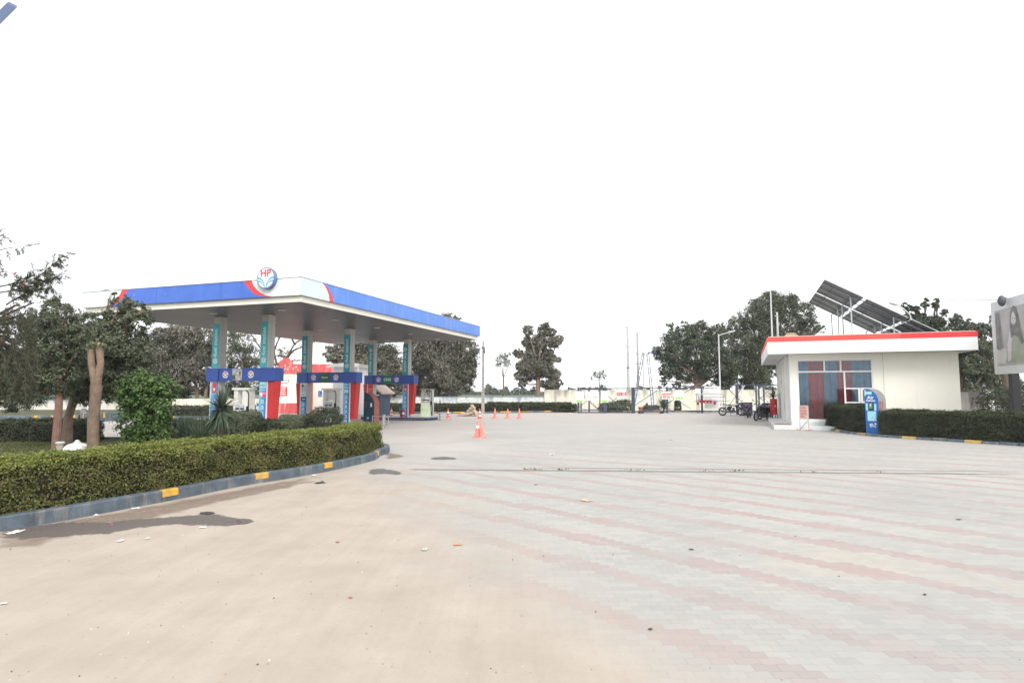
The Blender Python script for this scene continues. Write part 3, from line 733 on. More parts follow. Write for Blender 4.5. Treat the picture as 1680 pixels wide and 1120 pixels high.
# left pale end, mirrored red sweep
span = CW
ul_rw = [(L0 + CW - p[0], p[1]) for p in u_rw]; ul_br = [(L0 + CW - p[0], p[1]) for p in u_br]
fpanel('fascia_panel', [(L0, ZF)] + ul_rw[::-1] + [(L0, ZT)], PALE)['label'] = 'pale grey left end panel'
fpanel('fascia_panel', ul_rw + ul_br[::-1], FR_RED)['label'] = 'red swoosh panel'
fpanel('fascia_panel', ul_br[::-1] + [(3.9, ZT)] [::-1] + [(3.9, ZT)][:0] + [(3.9, ZF)][:0], BLW) if False else None
def seg(x0, x1, m, lab=None):
    o = fpanel('fascia_panel', [(x0, ZF), (x1, ZF), (x1, ZT), (x0, ZT)], m)
    if lab: o['label'] = lab
    return o
s1 = front(257, 480).x; s2 = front(363, 470).x
fpanel('fascia_panel', [ul_br[0]] + ul_br[1:] + [(s1 - .006, ZF), (s1 - .006, ZT)], BLW)['label'] = 'blue panel beside the left red swoosh'
seg(s1 + .004, s2 - .004, BLW, 'long blue panel with peeling paint')
fpanel('fascia_panel', [(s2 + .006, ZF)] + u_br[::-1] + [(s2 + .006, ZT)], BLW)['label'] = 'blue panel ending in a curve'
fpanel('fascia_panel', u_br + u_rw[::-1], FR_RED)['label'] = 'red swoosh panel'
w1 = front(445, 470).x; w2 = front(463, 470).x
fpanel('fascia_panel', u_rw[:-1] + [(u_rw[-1][0], ZF), (u_rw[-1][0], ZT)], PALE)['label'] = 'pale panel behind the round emblem'
seg(u_rw[-1][0] + .008, w2 - .006 if w2 > u_rw[-1][0] + .1 else u_rw[-1][0] + .6, PALE)
seg(max(w2, u_rw[-1][0] + .1) + .004, CW - .082, PW, 'white corner panel')
# right face
r_w = [rightf(*C4(*q)) for q in ((1385, 412), (1430, 460), (1465, 530), (1490, 600), (1500, 690))]
r_b = [rightf(*C4(*q)) for q in ((1400, 415), (1465, 470), (1510, 540), (1545, 620), (1570, 705))]
r_w = clampz([(p.y, p.z) for p in r_w]); r_b = clampz([(p.y, p.z) for p in r_b])
fpanel('fascia_panel', [(0, ZF)] + r_w[::-1] + [(0, ZT)], PALEB, face='r')['label'] = 'pale blue corner panel'
fpanel('fascia_panel', r_w[::-1] + r_b, FR_RED, face='r')['label'] = 'thin red swoosh panel'
BLR = mat('blue_fascia_lit_side', (.085, .215, .62), .35, .08, .8, dirt=(.16, .27, .60), dirtamt=.3)  # lighter than the front blue: the right face's brighter light is put into the colour
ys = [r_b[-1][0] + .01, 5.6, 9.6, 13.6, CL]
fpanel('fascia_panel', [r_b[i] for i in range(len(r_b) - 1, -1, -1)][0:1] + [(5.59, ZF), (5.59, ZT)] + r_b[:-1], BLR, face='r')
for a, b_ in zip(ys[1:-1], ys[2:]): fpanel('fascia_panel', [(a + .004, ZF), (b_ - .004, ZF), (b_ - .004, ZT), (a + .004, ZT)], BLR, face='r')
mb = MB(); mb.box(L0, .08, ZF, L0 + .08, CL, ZT); mb.box(L0 + .08, CL - .08, ZF, CW - .08, CL, ZT); mb.build('rear_fascia', BLR, can)
mb = MB(); mb.box(L0 - .02, -.02, ZT, CW + .02, .10, ZT + .02); mb.box(CW - .10, .10, ZT, CW + .02, CL, ZT + .02); mb.box(L0 - .02, .1, ZT, L0 + .1, CL, ZT + .02); mb.build('coping', GALV, can)

# emblem
EM_W = mat('emblem_white', (.80, .80, .80), .4, .01); EM_R = mat('emblem_red', (.62, .05, .06), .4, .03); EM_B = mat('emblem_blue', (.13, .40, .55), .4, .04); EM_RIM = mat('emblem_rim', (.13, .19, .38), .35, .05); EM_D = mat('emblem_navy', (.03, .06, .22), .4, .03)
def emblem(parent, x, y, z, r, depth, wings=EM_B, rim=True, M=None, txt=EM_R):
    T = (M or Matrix()) @ Matrix.Translation((x, y, z))
    e = MB(); e.T = T
    e.lathe([(r, 0), (r, depth)], (0, 0, 0), 40, 1 if rim else 0, axis='y')
    e.lathe([(r * (.90 if rim else .94), depth + .001), (r * (.89 if rim else .93), depth + .012 * r * 2)], (0, 0, 0), 40, 0, axis='y')
    f = -(depth + .03 * r + .001)
    up = [(-.93, .10), (-.75, .13), (-.5, .02), (-.28, -.18), (-.1, -.5), (-.02, -.93)]; lo = [(-.10, -.90), (-.22, -.66), (-.42, -.46), (-.62, -.38), (-.86, -.38)]
    for sx in (-1, 1):
        poly = [(q[0] * r * sx * -1, q[1] * r) for q in up + lo]
        if sx == 1: poly = poly[::-1]
        n = len(poly); e.add([(p[0], f, p[1]) for p in poly], [tuple(range(n))], 2)
        # white vein
        q = [(-.92, -.12), (-.65, -.13), (-.4, -.27), (-.2, -.5), (-.21, -.56), (-.42, -.33), (-.66, -.2), (-.92, -.19)]
        pv = [(a[0] * r * sx * -1, a[1] * r) for a in q]
        e.add([(p[0], f - .002, p[1]) for p in pv], [tuple(range(len(pv)))], 0)
    o = e.build('emblem', [EM_W, EM_RIM, wings], parent)
    lettering('HP', r * .92, txt, o, T @ FR(0, f - .004, r * .42), space=1.05, bold=r * .02)
    return o
ec = front(440, 457, .03)
o = emblem(can, ec.x, -.0, ec.z, .405, .16); o['label'] = 'large round emblem with red letters and blue wings on the front fascia'
Ml = Matrix.Translation((L0, 0, 0)) @ Matrix.Rotation(-R(90), 4, 'Z')
emblem(can, -1.15, -.0, ZT - .10, .42, .16, M=Ml)['label'] = 'round emblem on the left side of the fascia'

# columns, bands
COL = mat('column_paint', (.52, .50, .45), .55, .06, 1.5)
def gradmat():
    m = bpy.data.materials.new('poster_print'); m.use_nodes = True; t = m.node_tree; b = t.nodes['Principled BSDF']; b.inputs['Roughness'].default_value = .4
    tc = t.nodes.new('ShaderNodeTexCoord'); s = t.nodes.new('ShaderNodeSeparateXYZ'); t.links.new(tc.outputs['Generated'], s.inputs[0])
    r = t.nodes.new('ShaderNodeValToRGB'); t.links.new(mth(t, 'ADD', mth(t, 'MULTIPLY', s.outputs[0], .75), mth(t, 'MULTIPLY', mth(t, 'SUBTRACT', 1, s.outputs[2]), .25)), r.inputs[0])
    e = r.color_ramp.elements; e[0].color = (.16, .52, .72, 1); e[1].color = (.02, .10, .38, 1); q = e.new(.5); q.color = (.05, .30, .62, 1)
    t.links.new(r.outputs[0], b.inputs['Base Color']); return m
POST = gradmat()
LBLUE = mat('light_blue_print', (.35, .66, .78), .5, .08, 8)
def poster(parent, x0, x1, y, z0, z1, kind, seed):
    rd = random.Random(seed); mb = MB(); mb.box(x0, y - .02, z0, x1, y, z1, 0)
    o = mb.build('poster', POST if kind != 'red' else SRED, parent)
    d = MB(); w = x1 - x0; cx = (x0 + x1) / 2; f = y - .021
    def q(xa, za, xb, zb, m): d.box(xa, f - .003, za, xb, f, zb, m)
    cols = [WHITE, SRED, NAVY, LBLUE, mat('pink_print', (.75, .25, .35), .5), mat('white_frost', (.7, .75, .78), .5), YEL, GREEN]
    if kind == 'cards':
        q(x0 + .02, z1 - .30, x1 - .02, z1 - .04, 3)
        for k in range(5): q(x0 + .05 + k * .055, z1 - .24 + rd.uniform(0, .04), x0 + .085 + k * .055, z1 - .16, 2)
        q(x0 + .03, z1 - .38, x1 - .03, z1 - .36, 0)
        q(x0 + .05, z1 - .68, x1 - .03, z1 - .46, 4); d.box(x0 + .05, f - .006, z1 - .62, x0 + .16, f - .003, z1 - .5, 0); d.box(x1 - .16, f - .006, z1 - .67, x1 - .04, f - .003, z1 - .58, 1)
        zc = z1 - .80
    elif kind == 'heart':
        d.lathe([(.105, 0), (.105, .004)], (cx + .01, f, z1 - .14), 20, 1, axis='y'); q(cx - .095, z1 - .42, cx + .115, z1 - .14, 1); d.lathe([(.105, 0), (.105, .004)], (cx + .01, f, z1 - .42), 20, 1, axis='y')
        d.box(cx - .05, f - .008, z1 - .34, cx + .07, f - .004, z1 - .30, 0); d.box(cx - .02, f - .008, z1 - .42, cx + .04, f - .004, z1 - .34, 0)
        for k in range(9):
            a = math.pi + math.pi * k / 8; d.box(cx + .15 * math.cos(a) - .012, f - .003, z1 - .42 + .15 * math.sin(a) - .012, cx + .15 * math.cos(a) + .014, f, z1 - .42 + .15 * math.sin(a) + .012, 0)
        zc = z1 - .80
    elif kind == 'person':
        q(x0, z1 - .72, x1, z1, 5); q(x0 + .17, z1 - .50, x1 - .04, z1 - .12, 3)
        d.box(x0 + .06, f - .006, z1 - .22, x0 + .17, f - .003, z1 - .08, 2); d.box(x0 + .07, f - .006, z1 - .36, x0 + .13, f - .003, z1 - .2, 4); d.box(x0 + .08, f - .006, z1 - .5, x0 + .12, f - .003, z1 - .36, 2)
        d.box(x0 + .03, f - .006, z1 - .60, x1 - .06, f - .003, z1 - .585, 2); d.box(x0 + .03, f - .006, z1 - .66, x1 - .1, f - .003, z1 - .645, 2)
        q(x0 + .01, z1 - .97, x1 - .01, z1 - .76, 2); d.box(x0 + .1, f - .006, z1 - .9, x1 - .05, f - .003, z1 - .84, 3); zc = z1 - 1.08
    elif kind == 'plain':
        q(x0 + .05, z1 - .14, x1 - .05, z1 - .06, 3); q(x0 + .04, z1 - .28, x1 - .04, z1 - .22, 3); q(x0 + .06, z1 - .52, x1 - .06, z1 - .36, 5); zc = z1 - .68
    else:
        q(x0 + .04, z1 - .33, x1 - .04, z1 - .31, 0)
        for k in range(9): q(x0 + .06 + rd.uniform(0, .22), z1 - .4 - k * .035, x0 + .12 + rd.uniform(0, .2), z1 - .38 - k * .035, 2 if k > 3 else 0)
        q(x0 + .12, z1 - .75, x1 - .02, z1 - .62, 2); zc = z0
    while zc > z0 + .12:
        q(cx - .06, zc - .11, cx + .06, zc, 0); c = rd.choice([1, 2, 2, 7, 1]); d.box(cx - .035, f - .007, zc - .085, cx + .03, f - .003, zc - .035, c)
        q(cx - .11, zc - .155, cx + .11, zc - .14, 0); zc -= .25
    d.build('print', cols, o)
rows = []
def colpos(px, pyt):               # column front centre from its head at the soffit
    g = G(px, pyt, ZS); return loc(g)
C_ = [(colpos(354, 518.7), colpos(438.5, 515.7)), (colpos(498.5, 541), colpos(573.5, 539.3)), (colpos(607, 557), colpos(668.5, 556))]
BZ0, BZ1 = 2.25, 2.80
for ri, (a, b_) in enumerate(C_):
    y = (a.y + b_.y) / 2; 
    rows.append((a.x, b_.x, y))
cw = .36; cd = .42
# make the pairs regular: average x, spacing along y
xa = sum(r[0] for r in rows) / 3; xb = sum(r[1] for r in rows) / 3
row_adj = []
ROWN = ['front', 'middle', 'rear']
for ri, (ra, rb, y) in enumerate(rows):
    for ci, x in enumerate((ra, rb)):
        cn = MB(); cn.box(x - cw / 2, y, .0, x + cw / 2, y + cd, ZS - .012); c = cn.build('column', COL, can, bevel=.012)
        st = MB(); st.box(x + cw / 2, y + .14, BZ1 + .02, x + cw / 2 + .006, y + .17, ZS - .05); st.build('seam', GREY, c)
        t_ = MB(); t_.box(x - cw / 2 - .01, y - .03, BZ1 + .01, x + cw / 2 - .015, y - .002, ZS - .33)
        tp = t_.build('name_panel', TEALL if ri == 0 else TEAL, c)
        roll = R(90) if ri < 2 else -R(90)
        lettering('@-fuel station', .245, EM_W, tp, FR(x - .01, y - .033, (BZ1 + ZS - .35) / 2, roll), space=1.08, bold=.003)
        kinds = [['heart', 'cards'], ['person', 'plain'], ['red', 'heart']][ri][ci]
        poster(c, x - cw / 2, x + cw / 2, y - .004, .18 if kinds != 'red' else .9, BZ0 - .01, kinds, ri * 2 + ci)
        # white edge strip and red flared fin on the outer side
        sg = 1 if ci == 1 else -1; e = x + sg * cw / 2
        fn = MB(); fn.box(e + sg * .003, y - .02, .18, e + sg * .05, y + .03, BZ0 - .01); fn.build('edge_strip', WHITE, c)
        if not (ri == 0 and ci == 0):
            tw = .36 if ci else .30; bw = .22 if ci else .14
            pr = [(e + sg * .055, .35), (e + sg * (.055 + bw), .35), (e + sg * (.055 + tw), BZ0 - .01), (e + sg * .055, BZ0 - .01)]
            if sg < 0: pr = pr[::-1]
            fn = MB(); fn.prism(pr, y + .0, y + .40, axis='y'); fn.build('fin', RED, c, bevel=.015)
    # crossbeam band
    bd = MB(); l_, r_ = ra - .42, rb + .62
    bd.box(ra + cw / 2 + .06, y - .05, BZ0, rb - cw / 2 - .06, y + .47, BZ1 - .004)
    bd.box(l_, y - .09, BZ0 - .006, ra + cw / 2 + .06, y + .5, BZ1)
    bd.box(rb - cw / 2 - .06, y - .09, BZ0 - .006, r_, y + .5, BZ1)
    band = bd.build('cross_band', BLUED, can)
    xm = (ra + rb) / 2
    s1_, s2_ = ra + (rb - ra) * .20 + .1, ra + (rb - ra) * .76
    for xx in (s1_, s2_): emblem(band, xx, y - .05, (BZ0 + BZ1) / 2, .155, .008, wings=EM_D, rim=False)
    sx0, sx1 = xm - .28, xm + .28
    if ri == 0:
        xm -= .05
        m_ = MB(); m_.box(xm - .26, y - .062, BZ0 + .03, xm + .26, y - .051, BZ1 - .03, 0); m_.box(xm - .255, y - .066, BZ0 + .05, xm - .08, y - .062, BZ0 + .26, 1)
        m_.box(xm - .1, y - .066, BZ0 + .18, xm + .04, y - .062, BZ0 + .24, 2); m_.box(xm + .12, y - .066, BZ0 + .25, xm + .19, y - .062, BZ0 + .4, 1); m_.build('picture_panel', [mat('grey_print', (.42, .42, .40), .4, .4, 9), DGREY, GREY], band)
    else:
        m_ = MB(); m_.box(sx0, y - .066, BZ0 + .01, sx1, y - .051, BZ1 - .008); s = m_.build('fuel_sign', GREEN if ri == 2 else mat('sign_dark_green', (.02, .10, .06), .4), band)
        lettering('CNG' if ri == 2 else 'Petrol', .24 if ri == 2 else .15, EM_W, s, FR(xm, y - .068, (BZ0 + BZ1) / 2), bold=.006 if ri == 2 else .001)
CAN_ROWS = rows
def cw2(x, y, z=0): return O + ex * x + ey * y + Vector((0, 0, z))
# islands
ISL = []
for ri, (ra, rb, y) in enumerate(rows):
    rdm = [(-.9, .9), (-1.0, 1.0), (-.55, 1.95)][ri]
    x0, x1 = ra + rdm[0], rb + rdm[1]; y0, y1 = y - .45, y + .95
    o = cw2(0, 0); e = empty('pump_island', o, PHI, ['raised pump island under the front row of columns', 'raised pump island under the middle row of columns', 'raised navy pump island under the rear columns, the one with the CNG sign'][ri], 'pump island', 'raised pump islands')
    r = .35; pts = []
    for cx, cy, a0 in ((x1 - r, y0 + r, -90), (x1 - r, y1 - r, 0), (x0 + r, y1 - r, 90), (x0 + r, y0 + r, 180)):
        for k in range(5): a = R(a0 + 90 * k / 4); pts.append((cx + r * math.cos(a), cy + r * math.sin(a)))
    m_ = MB(); m_.prism(pts, 0, .17, 0); m_.build('plinth', NAVY, e)
    cx_, cy_ = (x0 + x1) / 2, (y0 + y1) / 2
    m_ = MB(); m_.prism([(cx_ + (p[0] - cx_) * .96, cy_ + (p[1] - cy_) * .92) for p in pts], .17, .178, 0); m_.build('top', GREY, e)
    if True:
        m_ = MB(); m_.box(x0 + r, y0 - .006, .085, x1 - r, y0 - .001, .10); m_.build('trim', STEEL, e)

DISPG = mat('display_glass', (.03, .04, .05), .15, .1, 3)
CREAMW = mat('pump_white', (.76, .76, .72), .35, .03)
def pump(label, x, y, w=.9, h=1.78, rz=0, body=CREAMW, kind='white', lower=None):
    e = empty('fuel_pump', cw2(x, y, .178), PHI + rz, label, 'fuel pump', 'fuel pumps on the islands'); hw = w / 2
    b = MB(); b.box(-hw + .06, -.22, 0, hw - .06, .22, h * .62); b.build('cabinet', body, e, bevel=.015)
    u = MB()
    u.box(-hw + .06, -.2, h * .62 + .002, -hw + (.27 if kind == 'white' else .16), .2, h - .1); u.build('upright', body, e, bevel=.01); u = MB(); u.box(hw - (.38 if kind == 'white' else .16), -.2, h * .62 + .002, hw - .06, .2, h - .1)
    u.build('upright', body, e, bevel=.01)
    if kind == 'pale': u = MB(); u.box(-hw + .165, .06, h * .64, hw - .165, .12, h - .11); u.build('back_panel', body, e)
    t = MB(); t.box(-hw, -.27, h - .098, hw, .27, h if kind != 'grey' else h - .06); t.build('top_cover', body, e, bevel=.012)
    for sx in (-1, 1):
        if kind == 'grey': break
        d = MB(); cx = sx * .125 - .02; d.box(cx - .1, -.235, h * .47, cx + .1, -.221, h * .58, 0); d.box(cx - .08, -.24, h * .485, cx + .08, -.236, h * .515, 1); d.box(cx - .085, -.24, h * .52, cx + .085, -.236, h * .572, 2); d.build('display', [mat('display_violet', (.12, .12, .30), .3), DISPG, LGREY], e)
    k = MB()
    if kind == 'pale':
        k.box(-hw + .1, -.232, h * .36, hw - .12, -.221, h * .395, 0); k.box(-hw + .1, -.232, h * .27, hw - .12, -.221, h * .32, 1); k.build('trim', [DGREY, GREEN], e)
        lettering('PETROL', .075, WHITE, e, FR(-.02, -.234, h * .295))
    elif kind == 'grey':
        k.box(-hw + .07, -.24, .03, hw - .08, -.221, h * .50, 0); k.build('door_panel', mat('pale_green_panel', (.66, .76, .56), .4, .03), e)
        g_ = MB(); g_.tube([(-.2 + .055 * math.cos(i * .7), -.245, .48 + .06 * math.sin(i * .7)) for i in range(9)], .01, 6); g_.build('symbol', LIME, e)
        d = MB(); d.box(-.24, -.232, h * .58, .24, -.221, h * .61, 0); d.box(-.08, -.232, h * .53, .08, -.221, h * .57, 1); d.build('display', [DGREY, WHITE], e)
        m2 = MB(); m2.box(-.05, -.245, .45, .22, -.241, .47); m2.box(.1, -.245, .36, .2, -.241, .375); m2.build('lettering', LIME, e)
    else:
        k.box(-hw + .1, -.232, h * .2, hw - .12, -.221, h * .22, 0); k.build('trim', [DGREY], e)
    hs_ = MB(); hx = hw - .02
    hs_.tube(catmull([(hx - .12, -.25, h - .12), (hx + .02, -.26, h - .25), (hx + .04, -.27, h * .55), (hx + .09, -.28, h * .3), (hx + .06, -.28, .12), (hx - .0, -.26, h * .22), (hx - .02, -.25, h * .45)], 5), .022, 7); hs_.build('hose', BLACK, e, smooth=True)
    nz = MB(); nz.box(hx - .05, -.3, h * .42, hx + .03, -.225, h * .56); nz.tube([(hx - .01, -.3, h * .5), (hx + .02, -.36, h * .46), (hx + .03, -.38, h * .40)], .018, 7); nz.build('nozzle', BLACK, e)
    return e
P1 = loc(G(400, 706)); 
def on_row(px, ri, dy=.2):         # canopy-frame x of a thing seen at px, standing on row ri
    y = rows[ri][2] + dy; q = hit(px, 640, O + ey * y, ey); return loc(q).x
pump('tall white fuel pump with a square opening, standing between the front pair of columns', on_row(400, 0), rows[0][2] + .25)
pump('cream fuel pump with a green strip between the middle pair of columns', on_row(543, 1), rows[1][2] + .25, kind='pale')
pump('grey gas dispenser with a pale green door, standing right of the rear columns', on_row(701, 2), rows[2][2] + .25, body=GREY, kind='grey', w=.82, h=1.80)

def terminal(label, px, ri, dy, hh, head, m=CREAMW):
    e = empty('payment_terminal', cw2(on_row(px, ri, dy), rows[ri][2] + dy, .178), PHI, label, 'terminal')
    a = MB(); a.box(-.045, -.03, 0, .045, .03, hh); a.build('post', m, e)
    if head:
        b = MB(); b.box(-.10, -.07, hh, .10, .05, hh + .36); b.build('housing', m, e, bevel=.012); c = MB(); c.box(-.05, -.078, hh + .14, .05, -.071, hh + .27); c.build('display', mat('screen_cyan', (.05, .25, .35), .2), e)
    return e
terminal('slim white payment terminal on a post right of the front fuel pump', 425.5, 0, .3, .85, True)
terminal('bare white post left of the middle right column poster', 566, 1, .1, 1.0, False)
e = terminal('grey terminal box on a dark post left of the rear right column', 658, 2, .0, .28, True, DGREY)
q = cw2(on_row(427.5, 0, .5), rows[0][2] + .55, 0); e = empty('notice_board', q, PHI, 'narrow cream notice board on a thin post behind the front right column', 'notice board')
m_ = MB(); m_.box(-.12, 0, 1.45, .12, .02, 2.25); m_.build('board', CREAM, e); m_ = MB(); m_.box(-.015, .022, 0.18, .015, .04, 1.5); m_.build('post', LGREY, e)
# fire buckets / bag by rear column
def extinguisher(label, p, rz=0, group=None):
    e = empty('fire_extinguisher', p, rz, label, 'fire extinguisher', group)
    a = MB(); a.lathe([(.075, 0), (.08, .03), (.08, .40), (.05, .47), (.025, .50)], n=16); a.build('body', SRED, e, smooth=True)
    a = MB(); a.lathe([(.081, .18), (.081, .30)], n=16); a.build('paper_band', WHITE, e)
    a = MB(); a.box(-.015, -.06, .50, .015, .04, .53); a.tube([(0, -.05, .5), (.07, -.06, .4), (.09, -.04, .15)], .01, 6); a.build('valve', BLACK, e)
extinguisher('red fire extinguisher against the foot of the rear right column, nearer the terminal', cw2(on_row(660, 2, .1), rows[2][2] + .1, .178), 0, 'fire extinguishers by the rear column')
extinguisher('red fire extinguisher touching the rear right column poster', cw2(on_row(664, 2, -.05) - .02, rows[2][2] - .12, .178), 0, 'fire extinguishers by the rear column')
# dark pole at island end
q = cw2(on_row(722, 2, .5), rows[2][2] + .5, .0); m_ = MB(); m_.tube([(0, 0, 0), (0, 0, 1.25)], .03, 8); m_.lathe([(.09, 0), (.09, .02)], n=12); o = m_.build('dark_post', BLACK); o.location = q; tag(o, 'short thin black post behind the steel guard right of the gas dispenser', 'post')

def kiosk(name, label, base, rz, w, dep, h, front_m, side_m, details):
    """cabinet with a flat front facing -Y and a top that curves down behind on one side"""
    e = empty(name, base, rz, label, 'air kiosk')
    prof = [(0, 0), (w, 0)]; k = 10
    zc = h - w * 1.0
    for i in range(k + 1):
        a = math.pi / 2 * i / k; prof.append((w * math.cos(a), zc + w * math.sin(a) * 1.0))
    m_ = MB(); m_.prism(prof, .012, dep, 0, axis='y'); m_.build('body', side_m, e)
    m_ = MB(); m_.prism(prof, 0, .010, 0, axis='y'); m_.build('front_panel', front_m, e)
    details(e, w, h, zc); return e
def det_left(e, w, h, zc):
    a = MB(); a.box(.17, -.03, .22, .37, -.001, .42, 1); a.box(.23, -.035, .30, .36, -.031, .38, 0); a.build('slot', [LBLUE, BLACK], e)
    a = MB(); a.box(.42, -.008, .95, .52, -.001, 1.15, 0); a.build('label_sheet', WHITE, e)
    a = MB(); a.box(.14, -.008, .9, .19, -.001, 1.25); a.build('strip', mat('dull_red', (.30, .06, .07), .6), e)
b = G(596, 695.5); kiosk('vending_kiosk', 'dark blue cabinet with a rounded top and rusty side left of the steel guard', b, PHI, .66, .55, 1.72, mat('petrol_blue', (.016, .045, .085), .5, .15, 3), mat('rust_red', (.30, .10, .07), .7, .2, 5), det_left)
def det_right(e, w, h, zc):
    a = MB(); a.box(.155, -.05, 1.05, .30, -.001, 1.34, 1); a.box(.165, -.055, 1.10, .29, -.051, 1.33, 0); a.box(.205, -.06, 1.2, .245, -.056, 1.29, 2); a.build('display', [mat('lcd_green', (.15, .28, .12), .3), BLACK, WHITE], e)
    a = MB(); a.box(.08, -.006, .60, .40, -.001, 1.0, 0); a.build('information_sheet', LBLUE, e)
    a = MB(); a.box(.0, -.007, 1.62, .05, -.001, 1.86); a.box(.051, -.007, 1.68, .27, -.001, 1.80); a.box(.03, -.006, 1.03, .11, -.001, 1.32); a.box(.34, -.006, 1.02, .42, -.001, 1.30); a.build('sticker', LBLUE, e)
    lettering('Air', .19, EM_W, e, FR(.22, -.006, 1.55), bold=.004); lettering('PRESSURE', .075, EM_W, e, FR(.22, -.006, 1.42), bold=.003)
    rd = random.Random(4); a = MB()
    for k in range(14): x = .13 + rd.uniform(0, .22); z = .33 + rd.uniform(0, .2); a.box(x, -.006, z, x + rd.uniform(.02, .07), -.001, z + rd.uniform(.015, .05))
    a.build('torn_label', EM_W, e)
    rr = MB(); rr.box(w + .003, .05, zc - .42, w + .01, .5, zc - .02); rr.build('side_sticker', mat('faint_red_print', (.30, .14, .14), .5, .5, 8), e)
b = G(1421.5, 714); b2 = G(1440, 715); rzk = math.atan2(b2.y - b.y, b2.x - b.x)
kiosk('air_kiosk', 'bright blue air kiosk with rounded brushed metal side, in the gap of the right hedge', b, -R(50), .50, .85, 1.92, mat('air_blue', (.02, .13, .42), .4, .12, 3), mat('brushed_metal', (.33, .32, .31), .4, .15, 6, metal=.5), det_right)

# steel guards
def guard(label, pa, pb, h, thick):
    e = empty('steel_guard', pa, math.atan2(pb.y - pa.y, pb.x - pa.x), label, 'guard rail', 'steel guard rails'); ln = (pb - pa).length
    for i in range(2):
        m_ = MB(); m_.tube([(ln * i, 0, 0), (ln * i, 0, h)], .022, 8); m_.build('post', STEEL, e)
    if thick is not None:
        m_ = MB(); m_.tube([(ln * thick, 0, 0), (ln * thick, 0, h + .04)], .085, 14); m_.lathe([(.1, h + .04), (.1, h + .07), (.03, h + .10)], (ln * thick, 0, 0), 14); m_.build('bollard', STEEL, e, smooth=True)
    for z in (h * .95, h * .6, h * .28):
        m_ = MB(); m_.tube([(0, -.0, z), (ln, 0, z)], .02, 8); m_.build('rail', STEEL, e)
guard('steel guard rail with one thick bollard beside the tip of the hedge', G(611, 699), G(637, 702.5), .56, .72)
guard('thin steel guard rail at the right end of the rear pump island', G(720, 690), G(739.5, 689.5), .50, None)
m0 = G(730, 689.8); 

# cones
def cone_proto(m, bands):
    e = empty('traffic_cone', (0, 0, 0))
    b = MB(); b.box(-.17, -.17, 0, .17, .17, .035); b.build('base', m, e, bevel=.01)
    prof = [(.125, .036), (.10, .14), (.078, .30), (.058, .45), (.038, .60), (.026, .66)]
    c = MB(); c.lathe(prof, n=20); c.build('body', m, e, smooth=True)
    for z0, z1 in bands:
        rr = lambda z: np.interp(z, [p[1] for p in prof], [p[0] for p in prof]) + .003
        k = MB(); k.lathe([(rr(z0), z0), (rr(z1), z1)], n=20); k.build('reflective_band', WHITE, e)
    return e
cr = cone_proto(ORANGE, [(.34, .46)]); cp = cone_proto(PINKC, [(.36, .47)]); cn = cone_proto(PINKC, []); co = cone_proto(ORANGE, [(.14, .25), (.36, .48)])
cones = [(cp, G(783.5, 717), 0, 'faded traffic cone with a white band, left one of the touching pair', 1),
         (cn, G(791, 717.6), .09, 'plain faded traffic cone leaning against the banded one', .92),
         (co, G(787, 686.5), 0, 'bright red white-banded traffic cone, leftmost of the four in the far row', 1),
         (None, G(812, 686), 0, 'plain faded traffic cone, second from the left in the far row', 1),
         (None, G(833, 686), 0, 'plain faded traffic cone, third from the left in the far row', .97),
         (None, G(852, 686), 0, 'plain faded traffic cone, rightmost in the far row', 1),
         (cr, G(735, 686.5), 0, 'red traffic cone behind the thin steel guard rail', 1), (None, G(642, 683.5), 0, 'red traffic cone with white bands beyond the rear pump island, near the blue shed', 1)]
for i, (pr, p, tilt, lab, s_) in enumerate(cones):
    o = pr if pr else dup(cn if i in (3, 4, 5) else co)
    o.location = p; o.rotation_euler = (0, tilt * -1, random.Random(i).uniform(0, 1.5)); o.scale = (s_,) * 3; tag(o, lab, 'traffic cone', 'traffic cones')

# ================================================================== far left: road edge walls, boundary wall
def wall_mat(name, base, streak, top=None, amt=.5, blue=None, h=1.2):
    m = bpy.data.materials.new(name); m.use_nodes = True; t = m.node_tree; b = t.nodes['Principled BSDF']; b.inputs['Roughness'].default_value = .85
    tc = t.nodes.new('ShaderNodeTexCoord'); mp = t.nodes.new('ShaderNodeMapping'); mp.inputs['Scale'].default_value = (1, 1, .18); t.links.new(tc.outputs['Object'], mp.inputs[0])
    n1 = noise_nodes(t, 1.6, 8, .7, mp.outputs[0]); n2 = noise_nodes(t, .7, 5, .6, tc.outputs['Object']); n3 = noise_nodes(t, 5, 6, .7, tc.outputs['Object'])
    s = t.nodes.new('ShaderNodeSeparateXYZ'); t.links.new(tc.outputs['Object'], s.inputs[0])
    zz = mth(t, 'DIVIDE', s.outputs[2], h)
    f = mth(t, 'ADD', n1.outputs['Fac'], mth(t, 'MULTIPLY', mth(t, 'SUBTRACT', zz, .5), .35))
    c = mixc(t, ramp(t, n2.outputs['Fac'], .3, .7), tuple(x * .88 for x in base), tuple(min(1, x * 1.05) for x in base))
    c = mixc(t, mth(t, 'MULTIPLY', ramp(t, f, .66 - amt * .22, .80 - amt * .15), .9), c, streak)
    if blue:
        bb = mth(t, 'MULTIPLY', ramp(t, n3.outputs['Fac'], .5, .54), mth(t, 'MULTIPLY', mth(t, 'GREATER_THAN', zz, .35), mth(t, 'LESS_THAN', zz, .92)))
        c = mixc(t, mth(t, 'MULTIPLY', bb, .55), c, blue)
    t.links.new(c, b.inputs['Base Color']); return m
W_LEFT = wall_mat('stained_white_wall', (.62, .61, .55), (.06, .06, .065), amt=.75)
W_BLUE = wall_mat('blue_lettered_wall', (.68, .68, .62), (.22, .24, .26), amt=.4, blue=(.18, .32, .44), h=1.3)
W_CREAM = wall_mat('cream_boundary_wall', (.66, .64, .54), (.24, .22, .18), amt=.5, h=2.0)
